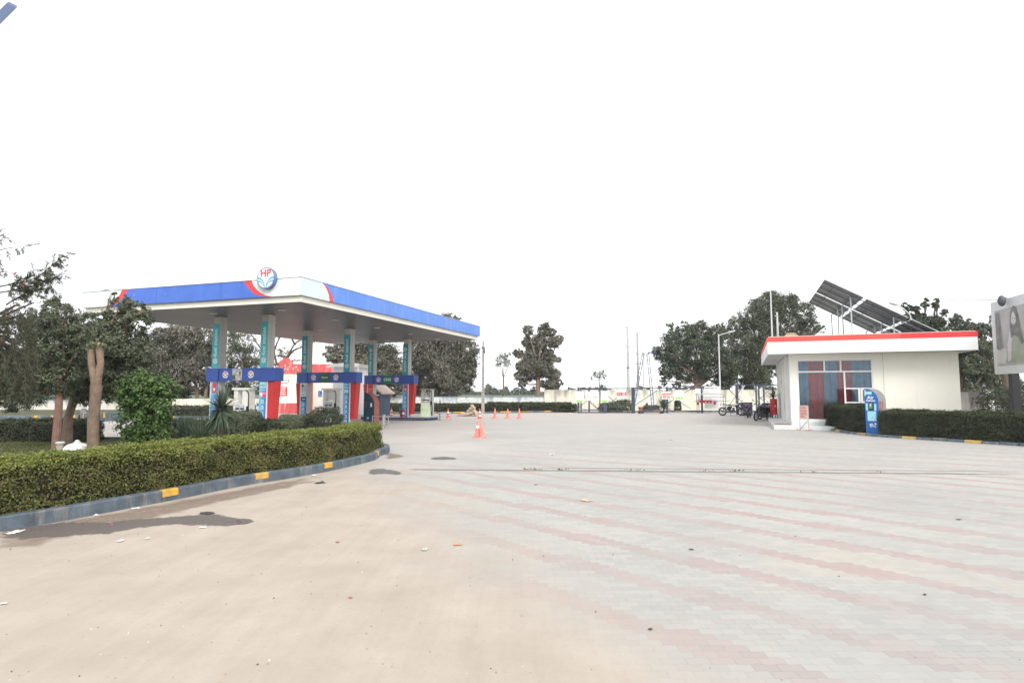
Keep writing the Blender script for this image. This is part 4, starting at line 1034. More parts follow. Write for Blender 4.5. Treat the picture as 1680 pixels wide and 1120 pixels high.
W_GREY = wall_mat('grey_stained_wall', (.30, .29, .28), (.07, .065, .06), amt=.6, h=1.8)
def wall(label, a, b, h, th, m, cap=None, name='boundary_wall', z0=-.05, proud=.02, caph=.06):
    e = empty(name, (a.x, a.y, 0), math.atan2(b.y - a.y, b.x - a.x), label, 'wall'); L_ = math.hypot(b.x - a.x, b.y - a.y)
    w = MB(); w.box(0, 0, z0, L_, th, h); w.build('wall_face', m, e)
    if cap: c = MB(); c.box(-.01, -proud, h + .001, L_ + .01, th + proud, h + caph); c.build('coping', cap, e)
    return e
def X(px, Y): return P(px, 640, Y)
wall('stained white wall with black streaks behind the trees on the far left', X(-260, 50), X(262, 50), 1.02, .2, W_LEFT, mat('blue_coping', (.12, .2, .28), .7))
wall('cream wall behind the far hedge, between the ficus shrub and the front columns', X(262, 51), X(470, 52), 1.12, .2, W_CREAM)
wall('low wall with peeling blue lettering and blue coping, beyond the cones', X(600, 55), X(893, 56), 1.22, .2, W_BLUE, mat('blue_coping', (.12, .2, .28), .7))
wall('taller cream wall behind the banners, right of the broad tree', X(893, 55.8), X(1300, 55), 1.90, .22, W_CREAM, name='boundary_wall')
wall('grey stained wall between the office and the billboard post', X(1560, 38), X(1622, 37), 1.75, .2, W_GREY)
wall('pale capped wall behind the billboard post', X(1619, 36.5), X(1760, 34), 1.78, .2, W_GREY, LGREY)
m_ = MB(); m_.box(-.18, -.15, 0, .18, .2, 1.9); o = m_.build('gate_pillar', DWHITE); o.location = X(1623, 36); o.location.z = 0; tag(o, 'pale square wall pillar between the office and the billboard', 'pillar')
# planter kerb walls across the road
def low_wall(label, pts, h, marks):
    path = catmull([Vector((p.x, p.y, 0)) for p in pts], 4)
    return kerb('planter_kerb', label, path, .3, h, marks, [KERB, YEL], cat='kerb')
low_wall('slate grey raised kerb wall across the road at far left, seen between the trunks', [G(-200, 690), G(0, 690), G(60, 689.5), G(128, 689)], .30, [(G(50, 690), .35), (G(80, 690), .35), (G(107, 690), .35)])
low_wall('slate grey raised kerb wall with a rounded end behind the pale pollarded trunk', [G(133, 681), G(130, 688), G(137, 692.5), G(146, 692.8), G(170, 691), G(250, 689)], .52, [(G(140, 692), .4), (G(169, 691), .4)])
sheet('planting_bed', [(p.x, p.y) for p in (G(-200, 689.5), G(60, 688.5), G(128, 688), G(250, 686), X(250, 49.5), X(-200, 49.5))], .25, soil)
def hedge_row(label, a, b, h, n, seed, w=1.0):
    return hedge('clipped_hedge', label, [Vector((a.x, a.y, 0)), (Vector((a.x, a.y, 0)) + Vector((b.x, b.y, 0))) / 2, Vector((b.x, b.y, 0))], w, 0.02, h, n, (.11, .06), (H_DARK, H_DTOP, H_CORE), seed=seed, rough=.09)
hedge_row('far clipped hedge in front of the cream wall, left of the front columns', G(262, 683.5), G(430, 683), .68, 9000, 51)
hedge_row('far low hedge under the blue lettered wall beyond the rear island', X(640, 51.5), X(792, 52), .62, 12000, 52)
hedge_row('far clipped hedge with rounded end running up to the metal fence', X(800, 52), X(937, 50.5), .72, 14000, 53)
def far_kerb(label, pts, marks):
    path = catmull([Vector((p.x, p.y, 0)) for p in pts], 3)
    return kerb('kerb', label, path, .2, .14, marks, [KERB, YEL])
far_kerb('far kerb with yellow marks under the hedges beyond the cones', [G(600, 679.5), G(760, 678.2), G(860, 677), G(942, 675.5)], [(G(x, 677.5), .9) for x in (610, 660, 720, 750, 817, 851, 886, 918)])
far_kerb('far kerb with yellow marks behind the metal fence', [X(1030, 50.5), X(1110, 50.8), X(1262, 51)], [(X(x, 50.7), .9) for x in (1040, 1078, 1116, 1225)])
far_kerb('far kerb behind the ficus shrub', [G(262, 686), G(330, 686), G(430, 685.6)], [(G(280, 686), .5)])

# ------------------------------------------------------------------ shop behind the pumps
def shop():
    Y = 47; a = X(450, Y); a.z = 0; e = empty('shop_building', a, 0, 'single storey cream shop with a stepped red parapet seen behind the pumps', 'shop'); L = lambda px, py: P(px, py, Y) - a
    x1 = L(575, 640).x; xr = L(547, 640).x; zt = L(0, 612).z
    w = MB(); w.box(0, 0, 0, x1, 6, zt); w.build('wall', CREAM, e)
    zp = L(0, 597).z; r = MB(); c0 = L(478, 0).x; c1 = L(497, 0).x
    r.prism([(0, zt + .001), (xr, zt + .001), (xr, zp), (c1, zp), (c1, zp + .25), (c1 - .25, zp + .25), (c1 - .3, zp + .48), (c0 + .3, zp + .48), (c0 + .25, zp + .25), (c0, zp + .25), (c0, zp)], -.12, .3, axis='y'); r.build('parapet', FRED, e)
    s = MB(); s.box(-.01, -.03, .05, L(512, 0).x, -.001, L(0, 661).z); s.build('skirting', FRED, e)
    p = MB(); p.box(L(514, 0).x, -.35, 0, L(531, 0).x, -.001, zt - .05); pil = p.build('pillar', FRED, e)
    d = MB(); rd = random.Random(2)
    for k in range(26):
        xx = L(rd.uniform(516, 528), 0).x; z = rd.uniform(1.0, 1.9); d.box(xx, -.36, z, xx + rd.uniform(.05, .2), -.351, z + rd.uniform(.03, .12))
    for z in (.72, .86, .52): d.box(L(515, 0).x, -.36, z, L(530, 0).x, -.351, z + .07)
    d.build('painted_print', EM_W, pil)
    d = MB(); 
    for k in range(30):
        xx = L(rd.uniform(464, 508), 0).x; z = rd.uniform(zt + .15, zp - .2); d.box(xx, -.128, z, xx + rd.uniform(.04, .12), -.121, z + rd.uniform(.04, .14))
    d.build('painted_lettering', mat('flaking_white', (.7, .66, .62), .7), e)
    b = MB(); b.box(L(466, 0).x, -.1, L(0, 627.5).z, L(492, 0).x, -.002, L(0, 621).z); sb = b.build('sign_board', WHITE, e)
    lettering('ATM  SERVICE', .24, DGREY, sb, FR(L(480, 0).x, -.104, L(0, 624.2).z))
    def notice(px0, px1, py0, py1, m, rows_, mm=WHITE):
        b = MB(); b.box(L(px0, 0).x, -.05, L(0, py1).z, L(px1, 0).x, -.002, L(0, py0).z); o = b.build('notice_board', m, e); d = MB(); h = L(0, py0).z - L(0, py1).z
        for k in range(rows_):
            z = L(0, py1).z + h * (k + .5) / (rows_ + .4); d.box(L(px0 + 1, 0).x, -.058, z, L(px1 - 1 - rd.random() * 2, 0).x, -.051, z + h * .09)
        d.build('print', mm, o)
    notice(478.5, 491, 634.5, 649, SRED, 4); notice(553, 560, 637, 652.5, SRED, 4); notice(562, 566, 641, 649, BLUED, 3); notice(539.5, 545, 641, 650, BLUED, 2); notice(486, 500, 614.5, 617.5, CREAM, 1, DGREY)
    t = MB(); t.box(L(515, 0).x, -.6, .0, L(529, 0).x, -.37, .75); t.build('step', mat('dark_maroon', (.12, .04, .05), .7), e)
shop()
def booth():
    Y = 44; a = X(548, Y); a.z = 0; e = empty('office_booth', a, 0, 'white cabin with a dark window band and projecting roof behind the middle columns', 'cabin'); L = lambda px, py: P(px, py, Y) - a
    x1 = L(597, 0).x; zr = L(0, 598).z
    w = MB(); w.box(L(562, 0).x, 0, 0, x1, 4, zr - .2); w.build('wall', WHITE, e)
    w = MB(); w.box(0, .2, L(0, 614).z, L(562, 0).x - .001, 3.9, zr - .2); w.build('upper_wall', WHITE, e)
    g_ = MB(); g_.box(.05, .15, L(0, 611).z, L(570, 0).x * .9, .199, L(0, 605.5).z); g_.build('window', mat('window_grey_green', (.12, .17, .18), .2), e)
    r = MB(); r.prism([(L(552, 0).x, zr - .19), (x1 + .2, zr - .19), (x1 + .35, zr + .05), (x1 - .5, zr + .15), (L(560, 0).x, zr + .02)], -.3, 4.2, axis='y'); r.build('roof', WHITE, e)
    p = MB(); p.box(x1 + .15, -.25, .9, x1 + .25, -.15, zr - .19); p.build('post', WHITE, e)
booth()
def shed():
    Y = 42.5; a = X(617, Y); a.z = 0; e = empty('blue_shed', a, R(-6), 'small blue shed with a sloping sheet roof behind the rear columns', 'shed'); L = lambda px, py: P(px, py, Y) - a
    x1 = L(627, 0).x; x2 = L(634.5, 0).x; z0 = L(0, 640).z
    w = MB(); w.box(0, 0, 0, x1, .12, L(0, 641).z); w.build('wall', mat('shed_blue', (.10, .24, .45), .6), e)
    w = MB(); w.box(x1 + .002, .1, 0, x2, 2.5, L(0, 646).z); w.build('side_wall', mat('shed_dark_blue', (.05, .09, .14), .6), e)
    r = MB(); r.prism([(-.2, L(0, 635).z), (x2 + .3, L(0, 647).z), (x2 + .32, L(0, 645).z), (-.2, L(0, 631).z)], -.4, 2.7, axis='y'); r.build('roof', mat('rusty_sheet', (.42, .33, .29), .6, .2, 4), e)
    l_ = MB(); l_.box(.0, -.12, L(0, 649).z, .25, -.01, L(0, 647).z); l_.build('lamp', WHITE, e)
shed()
# brick heap
rd = random.Random(77); mb = MB()
for k in range(130):
    t = rd.random(); px = 752 + 32 * t; hh = (0.95 if px > 764 else .35) * max(0, 1 - abs((px - 775) / (11 if px > 764 else 24))); c = X(px, 43.5 + rd.uniform(-.6, .6)); z = rd.uniform(0, .8) * hh
    mb.T = Matrix.Translation((c.x, c.y, z + .04)) @ Matrix.Rotation(rd.uniform(0, 3), 4, 'Z') @ Matrix.Rotation(rd.gauss(0, .4), 4, 'X'); mb.box(-.12, -.06, -.04, .12, .06, .04)
o = mb.build('brick_heap', STONE); tag(o, 'heap of pale broken bricks and rubble by the concrete pole', 'rubble', kind='stuff')

# concrete pole
def pole(name, label, cat, px, pyt, Y, r0, r1, m, base=0.0, group=None, n=10):
    a = X(px, Y); a.z = base; zt = P(px, pyt, Y).z; mb = MB(); mb.tube([(0, 0, 0), (0, 0, zt - base)], [r0, r1], n)
    e = empty(name, a, 0, label, cat, group); mb.build('shaft', m, e); return e, zt - base
def concrete_pole():
    a = X(792.5, 47); a.z = 0; zt = P(792, 559, 47).z; e = empty('concrete_pole', a, 0, 'slender precast concrete pole with stepped holes right behind the canopy corner', 'utility pole')
    mb = MB(); mb.prism([(-.12, 0), (.12, 0), (.08, zt), (-.08, zt)], -.09, .09, axis='y'); mb.build('shaft', mat('concrete', (.36, .34, .31), .85, .15, 4), e)
    h = MB()
    for k in range(18): z = .9 + k * (zt - 1.6) / 18; h.box(-.035, -.094, z, .035, -.0905, z + .12)
    h.build('slot', DGREY, e)
    b = MB(); b.box(-.14, -.14, zt - .62, .14, .12, zt - .50); b.box(.05, -.16, zt - 1.0, .16, -.03, zt - .65); b.build('bracket', DGREY, e)
concrete_pole()

# ------------------------------------------------------------------ metal fence, banners, tower, poles on the right
Yf = 48.6
def fence(label, posts, top, bot, rails, braces, Y=Yf):
    x0 = X(posts[0][0], Y); x0.z = 0; e = empty('metal_fence', x0, 0, label, 'fence', 'slate steel fence sections'); L = lambda px, py: P(px, py, Y) - x0
    for px, w in posts:
        m_ = MB(); x = L(px, 0).x; m_.box(x - w / 2, -w / 2, 0, x + w / 2, w / 2, L(0, top - 1.5).z); m_.build('post', SLATE, e)
    for (a, b, py, w) in rails:
        m_ = MB(); m_.box(L(a, 0).x + .05, -w / 2, L(0, py).z - w / 2, L(b, 0).x - .05, w / 2 - .003, L(0, py).z + w / 2); m_.build('rail', SLATE, e)
    for (a, pa, b, pb) in braces:
        m_ = MB(); m_.tube([L(a, pa) + Vector((0, .04, 0)), L(b, pb) + Vector((0, .04, 0))], .022, 5); m_.build('brace', SLATE, e)
    return e
fence('slate steel fence section carrying the banners, between the far hedge and the ladder tower', [(943, .15), (984, .26), (1028, .24)], 636.5, 677, [(943, 984, 637, .09), (984, 1028, 637, .07), (943, 984, 676.3, .08), (984, 1028, 676.3, .07)],
      [(943, 674, 984, 640), (945, 640, 984, 674), (986, 674, 1027, 640), (986, 640, 1027, 674)])
fence('slate steel fence section behind the ladder tower and the red chart banner', [(1080.5, .13), (1134.5, .13)], 635.5, 676.5, [(1030, 1080, 636, .07), (1080, 1134, 636, .07), (1134, 1155, 636, .06), (1030, 1080, 675.5, .06), (1080, 1134, 673.5, .06)],
      [(1082, 638, 1133, 670), (1082, 670, 1133, 638), (1031, 672, 1079, 640)])
fence('slate steel fence section with crossed braces behind the motorcycles', [(1189, .16), (1219, .1), (1223, .1), (1231, .1), (1271, .1)], 631, 677, [(1189, 1231, 631.5, .07), (1231, 1271, 631.5, .07)],
      [(1191, 672, 1219, 634), (1191, 634, 1218, 660), (1232, 634, 1262, 668), (1233, 668, 1268, 634)], Y=46)
fence('short inner fence section set back behind the two left banners', [(947, .12), (959.5, .12)], 636.5, 670, [(944, 984, 638.5, .06), (948, 984, 672, .08)], [(950, 640, 983, 672)], Y=51.5)
def banner(label, px0, px1, py0, py1, Y, draw, name='banner'):
    a = P(px0, py1, Y); e = empty(name, a, 0, label, 'banner', 'banners tied to the fence'); w = (px1 - px0) * Y / F; h = P(px0, py0, Y).z - a.z
    b = MB(); b.box(0, -.012, 0, w, .012, h); b.build('sheet', WHITE, e); cols = [SRED, LIME, mat('pale_print', (.5, .58, .55), .6), DGREY, mat('pale_red_print', (.72, .3, .28), .6), WHITE]
    d = MB()
    def q(u0, v0, u1, v1, m, k=0): d.box(u0 * w, -.018 - k * .006, v0 * h, u1 * w, -.0125 - k * .006, v1 * h, m)
    draw(q, random.Random(int(px0))); d.build('print', cols, e)
def d_green(q, rd):
    q(.05, .03, .85, .2, 1)
    q(.1, .80, .8, .83, 2); q(.1, .86, .9, .89, 2)
def d_no(q, rd):
    for u in (.08, .14, .2, .26): q(u, .3 + rd.uniform(0, .05), u + .04, .48, 4)
    q(.05, .2, .36, .23, 4); q(.46, .28, .56, .46, 4); q(.485, .32, .535, .42, 5, 1)
    for u in (.64, .7, .76): q(u, .3, u + .035, .48, 3)
    q(.62, .22, .8, .24, 3); q(.86, .28, .95, .44, 4); q(.1, .88, .7, .91, 1)
def d_redband(q, rd):
    q(0, .32, 1, .68, 0); q(.62, .4, .9, .6, 5, 1); q(.7, .45, .76, .55, 0, 2); q(.8, .45, .85, .55, 0, 2); q(.05, .5, .45, .56, 5, 1); q(.15, .2, .9, .23, 4); q(.25, .12, .75, .15, 4)
def d_chart(q, rd):
    q(0, .64, 1, .78, 0)
    for i in range(2):
        for j in range(5): q(.08 + i * .42, .06 + j * .105, .44 + i * .46, .13 + j * .105, 0 if rd.random() < .8 else 4)
def d_first(q, rd):
    for i in range(3): q(.1 + i * .28, .1, .32 + i * .28, .36, 1); q(.18 + i * .28, .46, .26 + i * .28, .54, (4, 3, 4)[i])
    q(.1, .7, .9, .73, 4)
def d_plain(q, rd): q(.08, .93, .9, .95, 2); q(.08, .7, .9, .71, 2); q(.1, .6, .8, .61, 2)
def d_board(q, rd):
    q(.05, .93, .45, .95, 3); q(.7, .92, .8, .95, 3)
    for k in range(9): q(.05, .1 + k * .09, .4 + rd.random() * .5, .108 + k * .09, 2)
banner('white banner with a green bottom strip at the left end of the fence', 945, 957.5, 641.5, 660, 48.4, d_green)
banner('wide white banner with faded red and grey lettering, second from the left on the fence', 961, 983, 642, 657, 48.4, d_no)
banner('white banner with a green bottom strip just right of the thick fence post', 986, 998, 641, 660, 48.4, d_green)
banner('white banner with a red middle band and round symbols beside the tall fence post', 1012, 1027, 639, 653, 48.4, d_redband)
banner('tall plain white banner behind the left leg of the ladder tower', 1039, 1051, 641, 664, 49.2, d_plain)
banner('tall plain white banner behind the right leg of the ladder tower', 1063, 1076, 641, 664, 49.2, d_plain)
banner('banner with a red heading and a chart of red blocks', 1086, 1101, 642, 655, 48.4, d_chart)
banner('banner with three green blocks in a row', 1106.5, 1122, 642, 656, 48.4, d_first)
banner('pale tall banner left of the big white notice board', 1141, 1154, 637, 657, 50, d_plain)
banner('very large plain white notice board behind the fire bucket stand', 1156, 1182, 633.5, 671, 49, d_board, 'notice_board')
def tower():
    Y = 47.6; a = X(1056, Y); a.z = 0; e = empty('ladder_tower', a, 0, 'tall wheeled inspection tower with two slanting black ladders', 'ladder'); L = lambda px, py, dy=0: P(px, py, Y) - a + Vector((0, dy, 0))
    for (t0, b0, sgn) in ((1055.5, 1039, -1), (1063, 1073, 1)):
        m_ = MB(); w = 3.0
        p0, p1 = L(t0 - w / 2 - .3, 579), L(b0 - w, 674); q0, q1 = L(t0 + w / 2, 579), L(b0 + w, 672, .5)
        m_.tube([p0, p1], .028, 6); m_.tube([q0, q1], .028, 6)
        for k in range(13): t = (k + .6) / 13.3; m_.tube([p0.lerp(p1, t), q0.lerp(q1, t)], .018, 5)
        m_.build('ladder', SLATE, e)
    m_ = MB(); m_.box(L(1053, 0).x, -.15, L(0, 579).z, L(1065.5, 0).x, .2, L(0, 577.5).z); m_.box(L(1058, 0).x, -.1, L(0, 576.8).z, L(1064, 0).x, .1, L(0, 575.6).z); m_.tube([L(1055, 579), L(1060, 584), L(1064, 579)], .025, 5); m_.build('platform', SLATE, e)
    m_ = MB(); m_.box(L(1037, 0).x, -.05, .12, L(1071, 0).x, .05, .20); m_.box(L(1041, 0).x, .45, .12, L(1076, 0).x, .55, .20); m_.box(L(1046, 0).x, .1, .28, L(1073, 0).x, .2, .36)
    m_.tube([L(1037, 0) * 0 + Vector((L(1037, 0).x, 0, .16)), Vector((L(1041, 0).x, .5, .16))], .035, 6); m_.tube([Vector((L(1071, 0).x, 0, .16)), Vector((L(1076, 0).x, .5, .16))], .035, 6); m_.build('base_frame', SLATE, e)
    for px, dy in ((1037.5, 0), (1070.5, 0), (1076, .5), (1044, .5)):
        m_ = MB(); m_.lathe([(.11, -.04), (.12, -.02), (.12, .02), (.11, .04)], (L(px, 0).x, dy, .12), 14, axis='y'); m_.build('wheel', BLACK, e)
tower()
up1, h1 = pole('utility_pole', 'tallest grey utility pole left of the ladder tower', 'utility pole', 1031, 536, 60, .16, .12, GALV, -.1, 'utility poles')
m_ = MB(); m_.box(-.5, -.05, h1, .5, .05, h1 + .1); m_.box(.1, -.1, h1 - 6.6, .28, .1, h1 - 6.3); m_.tube([(0, 0, h1 - 3.0), (3.4, 0, h1 - 2.2)], .02, 5); m_.build('crossarm', GREY, up1)
m_ = MB(); m_.lathe([(.17, h1 - 4.2), (.17, h1 - 4.1)], n=12); m_.build('collar', DGREY, up1)
up2, h2 = pole('utility_pole', 'shorter grey utility pole directly behind the left leg of the ladder tower', 'utility pole', 1047, 547, 60, .13, .10, GREY, -.1, 'utility poles')
m_ = MB(); m_.box(-.3, -.05, h2, .3, .05, h2 + .1); m_.box(-.5, -.05, h2 - 3.1, .3, .05, h2 - 3.0); m_.tube([(-2.2, 0, h2 - 2.1), (1.4, 0, h2 - 2.1)], .02, 5); m_.build('crossarm', GREY, up2)
pole('utility_pole', 'thin pale pole between the two ladders of the tower', 'utility pole', 1056, 561, 59, .07, .05, LGREY, -.1, 'utility poles')
def wire(label, a, b, Y=60, sag=0):
    p0, p1 = P(a[0], a[1], Y), P(b[0], b[1], Y); mb = MB(); mid = (p0 + p1) / 2 + Vector((0, 0, -sag)); mb.tube(catmull([p0, mid, p1], 5), .017, 4); o = mb.build('guy_wire', GREY); tag(o, label, 'wire')
wire('thin guy wire slanting down left from the tallest utility pole', (1028, 568), (966, 640)); wire('thin guy wire slanting down left from the shorter utility pole', (1045, 577), (988, 640))
wire('thin overhead wire running from the tallest utility pole far to the left', (1030, 566), (796, 577), 58, 1.0)
def lamp_post(label, px, pyb, pyt, Y, arm, r=.07):
    a = G(px, pyb) if pyb else X(px, Y); a.z = 0; Y = a.y; e = empty('street_lamp', a, 0, label, 'street lamp', 'street lamps'); zt = P(px, pyt, Y).z
    m_ = MB(); m_.tube([(0, 0, 0), (0, 0, zt)], [r, r * .65], 10); m_.box(-.15, -.15, 0, .15, .15, .02); m_.build('pole', LGREY, e)
    m_ = MB(); m_.tube(arm, .03, 7); m_.build('arm', LGREY, e)
    d = (Vector(arm[-1]) - Vector(arm[-2])).normalized(); m_ = MB(); q = Vector(arm[-1]); m_.T = Matrix.Translation(q) @ d.to_track_quat('X', 'Z').to_matrix().to_4x4()
    m_.prism([(-.05, -.06), (.1, -.12), (.5, -.12), (.6, -.05), (.6, .05), (.5, .12), (.1, .12), (-.05, .06)], -.04, .06, axis='z'); m_.build('lamp_head', LGREY, e, bevel=.015); return zt
zt = P(1177, 548, 48.5).z
lamp_post('tall slim street lamp with a rising arm beside the big white notice board', 1182.5, 677, 548, 0, [(0, 0, zt - .05), (.35, 0, zt + .08), (.8, 0, zt + .2)])
zt = P(1211, 583, 60).z
lamp_post('small thin street lamp in front of the dark trees behind the motorcycles', 1211, None, 583, 60, [(0, 0, zt - .02), (-.3, 0, zt + .02), (-.6, 0, zt)], .06)
# bucket stand
def bucket_stand():
    Y = 47.8; a = X(1146, Y); a.z = 0; e = empty('bucket_stand', a, 0, 'dark frame stand with a small grey top holding the red fire buckets', 'stand'); L = lambda px, py: P(px, py, Y) - a
    w = L(1171, 0).x; zt = 1.48
    for x in (0, w):
        for dy in (0, .5): m_ = MB(); m_.tube([(x, dy, 0), (x, dy, zt)], .022, 6); m_.build('leg', SLATE, e)
    m_ = MB(); m_.box(-.08, -.1, zt + .002, w + .08, .6, zt + .1); m_.build('roof', GREY, e)
    m_ = MB(); m_.tube([(-.35, 0, 1.0), (w + .35, 0, 1.0)], .018, 6); m_.tube([(0, 0, zt - .18), (w, 0, zt - .18)], .018, 6); m_.build('rail', SLATE, e)
    b0 = None
    labs = ['red fire bucket at the far left, outside the stand', 'red fire bucket, first inside the stand from the left', 'red fire bucket, second inside the stand from the left', 'red fire bucket, third inside the stand from the left', 'red fire bucket, last inside the stand on the right', 'red fire bucket at the far right, outside the stand']
    for i, (px, py) in enumerate(((1145, 664), (1150, 661), (1155.5, 661), (1161, 661), (1166, 661), (1172.5, 663.5))):
        p = P(px, py, Y) + Vector((0, -.03 if i in (0, 5) else 0, 0))
        if b0 is None:
            b0 = empty('fire_bucket', p); m_ = MB(); m_.lathe([(.07, 0), (.12, .22), (.128, .225), (.12, .23)], n=14); m_.build('body', mat('bucket_red', (.38, .02, .03), .5), b0, smooth=True)
            m_ = MB(); m_.tube([(.12 * math.cos(t), 0, .22 + .16 * math.sin(t)) for t in [math.pi * k / 8 for k in range(9)]], .008, 4); m_.build('handle', SLATE, b0); o = b0
        else: o = dup(b0); o.location = p
        tag(o, labs[i], 'bucket', 'fire buckets on the stand')
bucket_stand()
# plants along the wall behind the fence
for i, (px, Y, r_, h, sd, lab) in enumerate(((1003, 52, .9, .7, 61, 'loose shrub behind the fence, under the gap left of the red band banner'), (1024, 52.5, .8, .9, 62, 'loose shrub behind the tall fence post'), (993, 53, .6, .6, 63, 'small shrub below the third banner'), (1068, 52, .7, .5, 66, 'low shrub behind the ladder tower'))):
    ball_bush(lab, px, 672, Y, r_, h, 2600, (.16, .09), GREYG, sd, 'wall_shrub', 'shrubs by the wall')
spiky('spiky_bush', 'spiky agave clump below the red chart banner', (X(1088, 52).x, 52, 0.05), .25, 1.25, 150, 64, 0, 'agave', .07)
ball_bush('small clipped shrub below the banner with green blocks', 1112, 668, 52, .3, .7, 1500, (.12, .07), H_DARK, 65, 'wall_shrub', 'shrubs by the wall')
m_ = MB(); m_.lathe([(.18, 0), (.26, .32), (.29, .34), (.29, .38)], n=16); o = m_.build('flower_pot', mat('terracotta', (.42, .16, .10), .8)); o.location = (X(1051.5, 52).x, 52, 0.02); tag(o, 'terracotta flower pot between the two tall plain banners', 'pot')
# blue barrels
def drum(name, label, p, r, h, m, group=None, legs=False, rz=0):
    e = empty(name, p, rz, label, 'drum', group); z = .18 if legs else 0
    m_ = MB(); m_.lathe([(r, z), (r, z + h * .32), (r * 1.03, z + h * .34), (r, z + h * .36), (r, z + h * .64), (r * 1.03, z + h * .66), (r, z + h * .68), (r, z + h), (r * .9, z + h - .02)], n=26); m_.build('body', m, e, smooth=True)
    if legs:
        for k in range(4): m_ = MB(); a = R(45 + 90 * k); m_.tube([(r * math.cos(a), r * math.sin(a), 0), (r * .95 * math.cos(a), r * .95 * math.sin(a), z + .1)], .025, 6); m_.build('leg', SLATE, e)
        m_ = MB(); m_.box(-.03, -r - .012, z + h * .5, .05, -r + .002, z + h * .6); m_.build('tag_label', LGREY, e)
    return e
drum('storage_drum', 'dark blue drum behind the left motorcycle, left one of the touching pair', X(1220.5, 44.3) * Vector((1, 1, 0)) if False else Vector((X(1220.5, 44.3).x, 44.3, 0)), .29, .95, mat('drum_blue', (.03, .05, .14), .5), 'blue drums behind the motorcycles')
drum('storage_drum', 'dark blue drum behind the left motorcycle, right one of the touching pair', Vector((X(1227, 44.8).x, 44.8, 0)), .29, .95, MATS['drum_blue'], 'blue drums behind the motorcycles')
drum('storage_drum', 'dark blue drum half hidden behind the right motorcycle, beside the red drum', Vector((X(1257, 41).x, 41, 0)), .30, .98, MATS['drum_blue'], 'blue drums behind the motorcycles')

# ------------------------------------------------------------------ motorcycles
def torus(mb, c, Rr, r, mi=0, n=28, k=8):
    vs = []; fs = []
    for i in range(n):
        a = 2 * math.pi * i / n
        for j in range(k):
            b = 2 * math.pi * j / k; q = Rr + r * math.cos(b); vs.append((c[0] + q * math.cos(a), c[1] + r * math.sin(b), c[2] + q * math.sin(a)))
    for i in range(n):
        for j in range(k): fs.append((i * k + j, i * k + (j + 1) % k, ((i + 1) % n) * k + (j + 1) % k, ((i + 1) % n) * k + j))
    mb.add(vs, fs, mi)
CHROME = mat('chrome', (.55, .55, .55), .2, .05, 3, metal=.9)
def ellip(mb, c, r, n=16, m=10, mi=0):
    vs = []; fs = []
    for i in range(m + 1):
        ph = -math.pi / 2 + math.pi * i / m
        for k in range(n): a = 2 * math.pi * k / n; q = max(math.cos(ph), .02); vs.append((c[0] + r[0] * q * math.cos(a), c[1] + r[1] * q * math.sin(a), c[2] + r[2] * math.sin(ph)))
    for i in range(m):
        for k in range(n): fs.append((i * n + k, i * n + (k + 1) % n, (i + 1) * n + (k + 1) % n, (i + 1) * n + k))
    mb.add(vs, fs, mi)
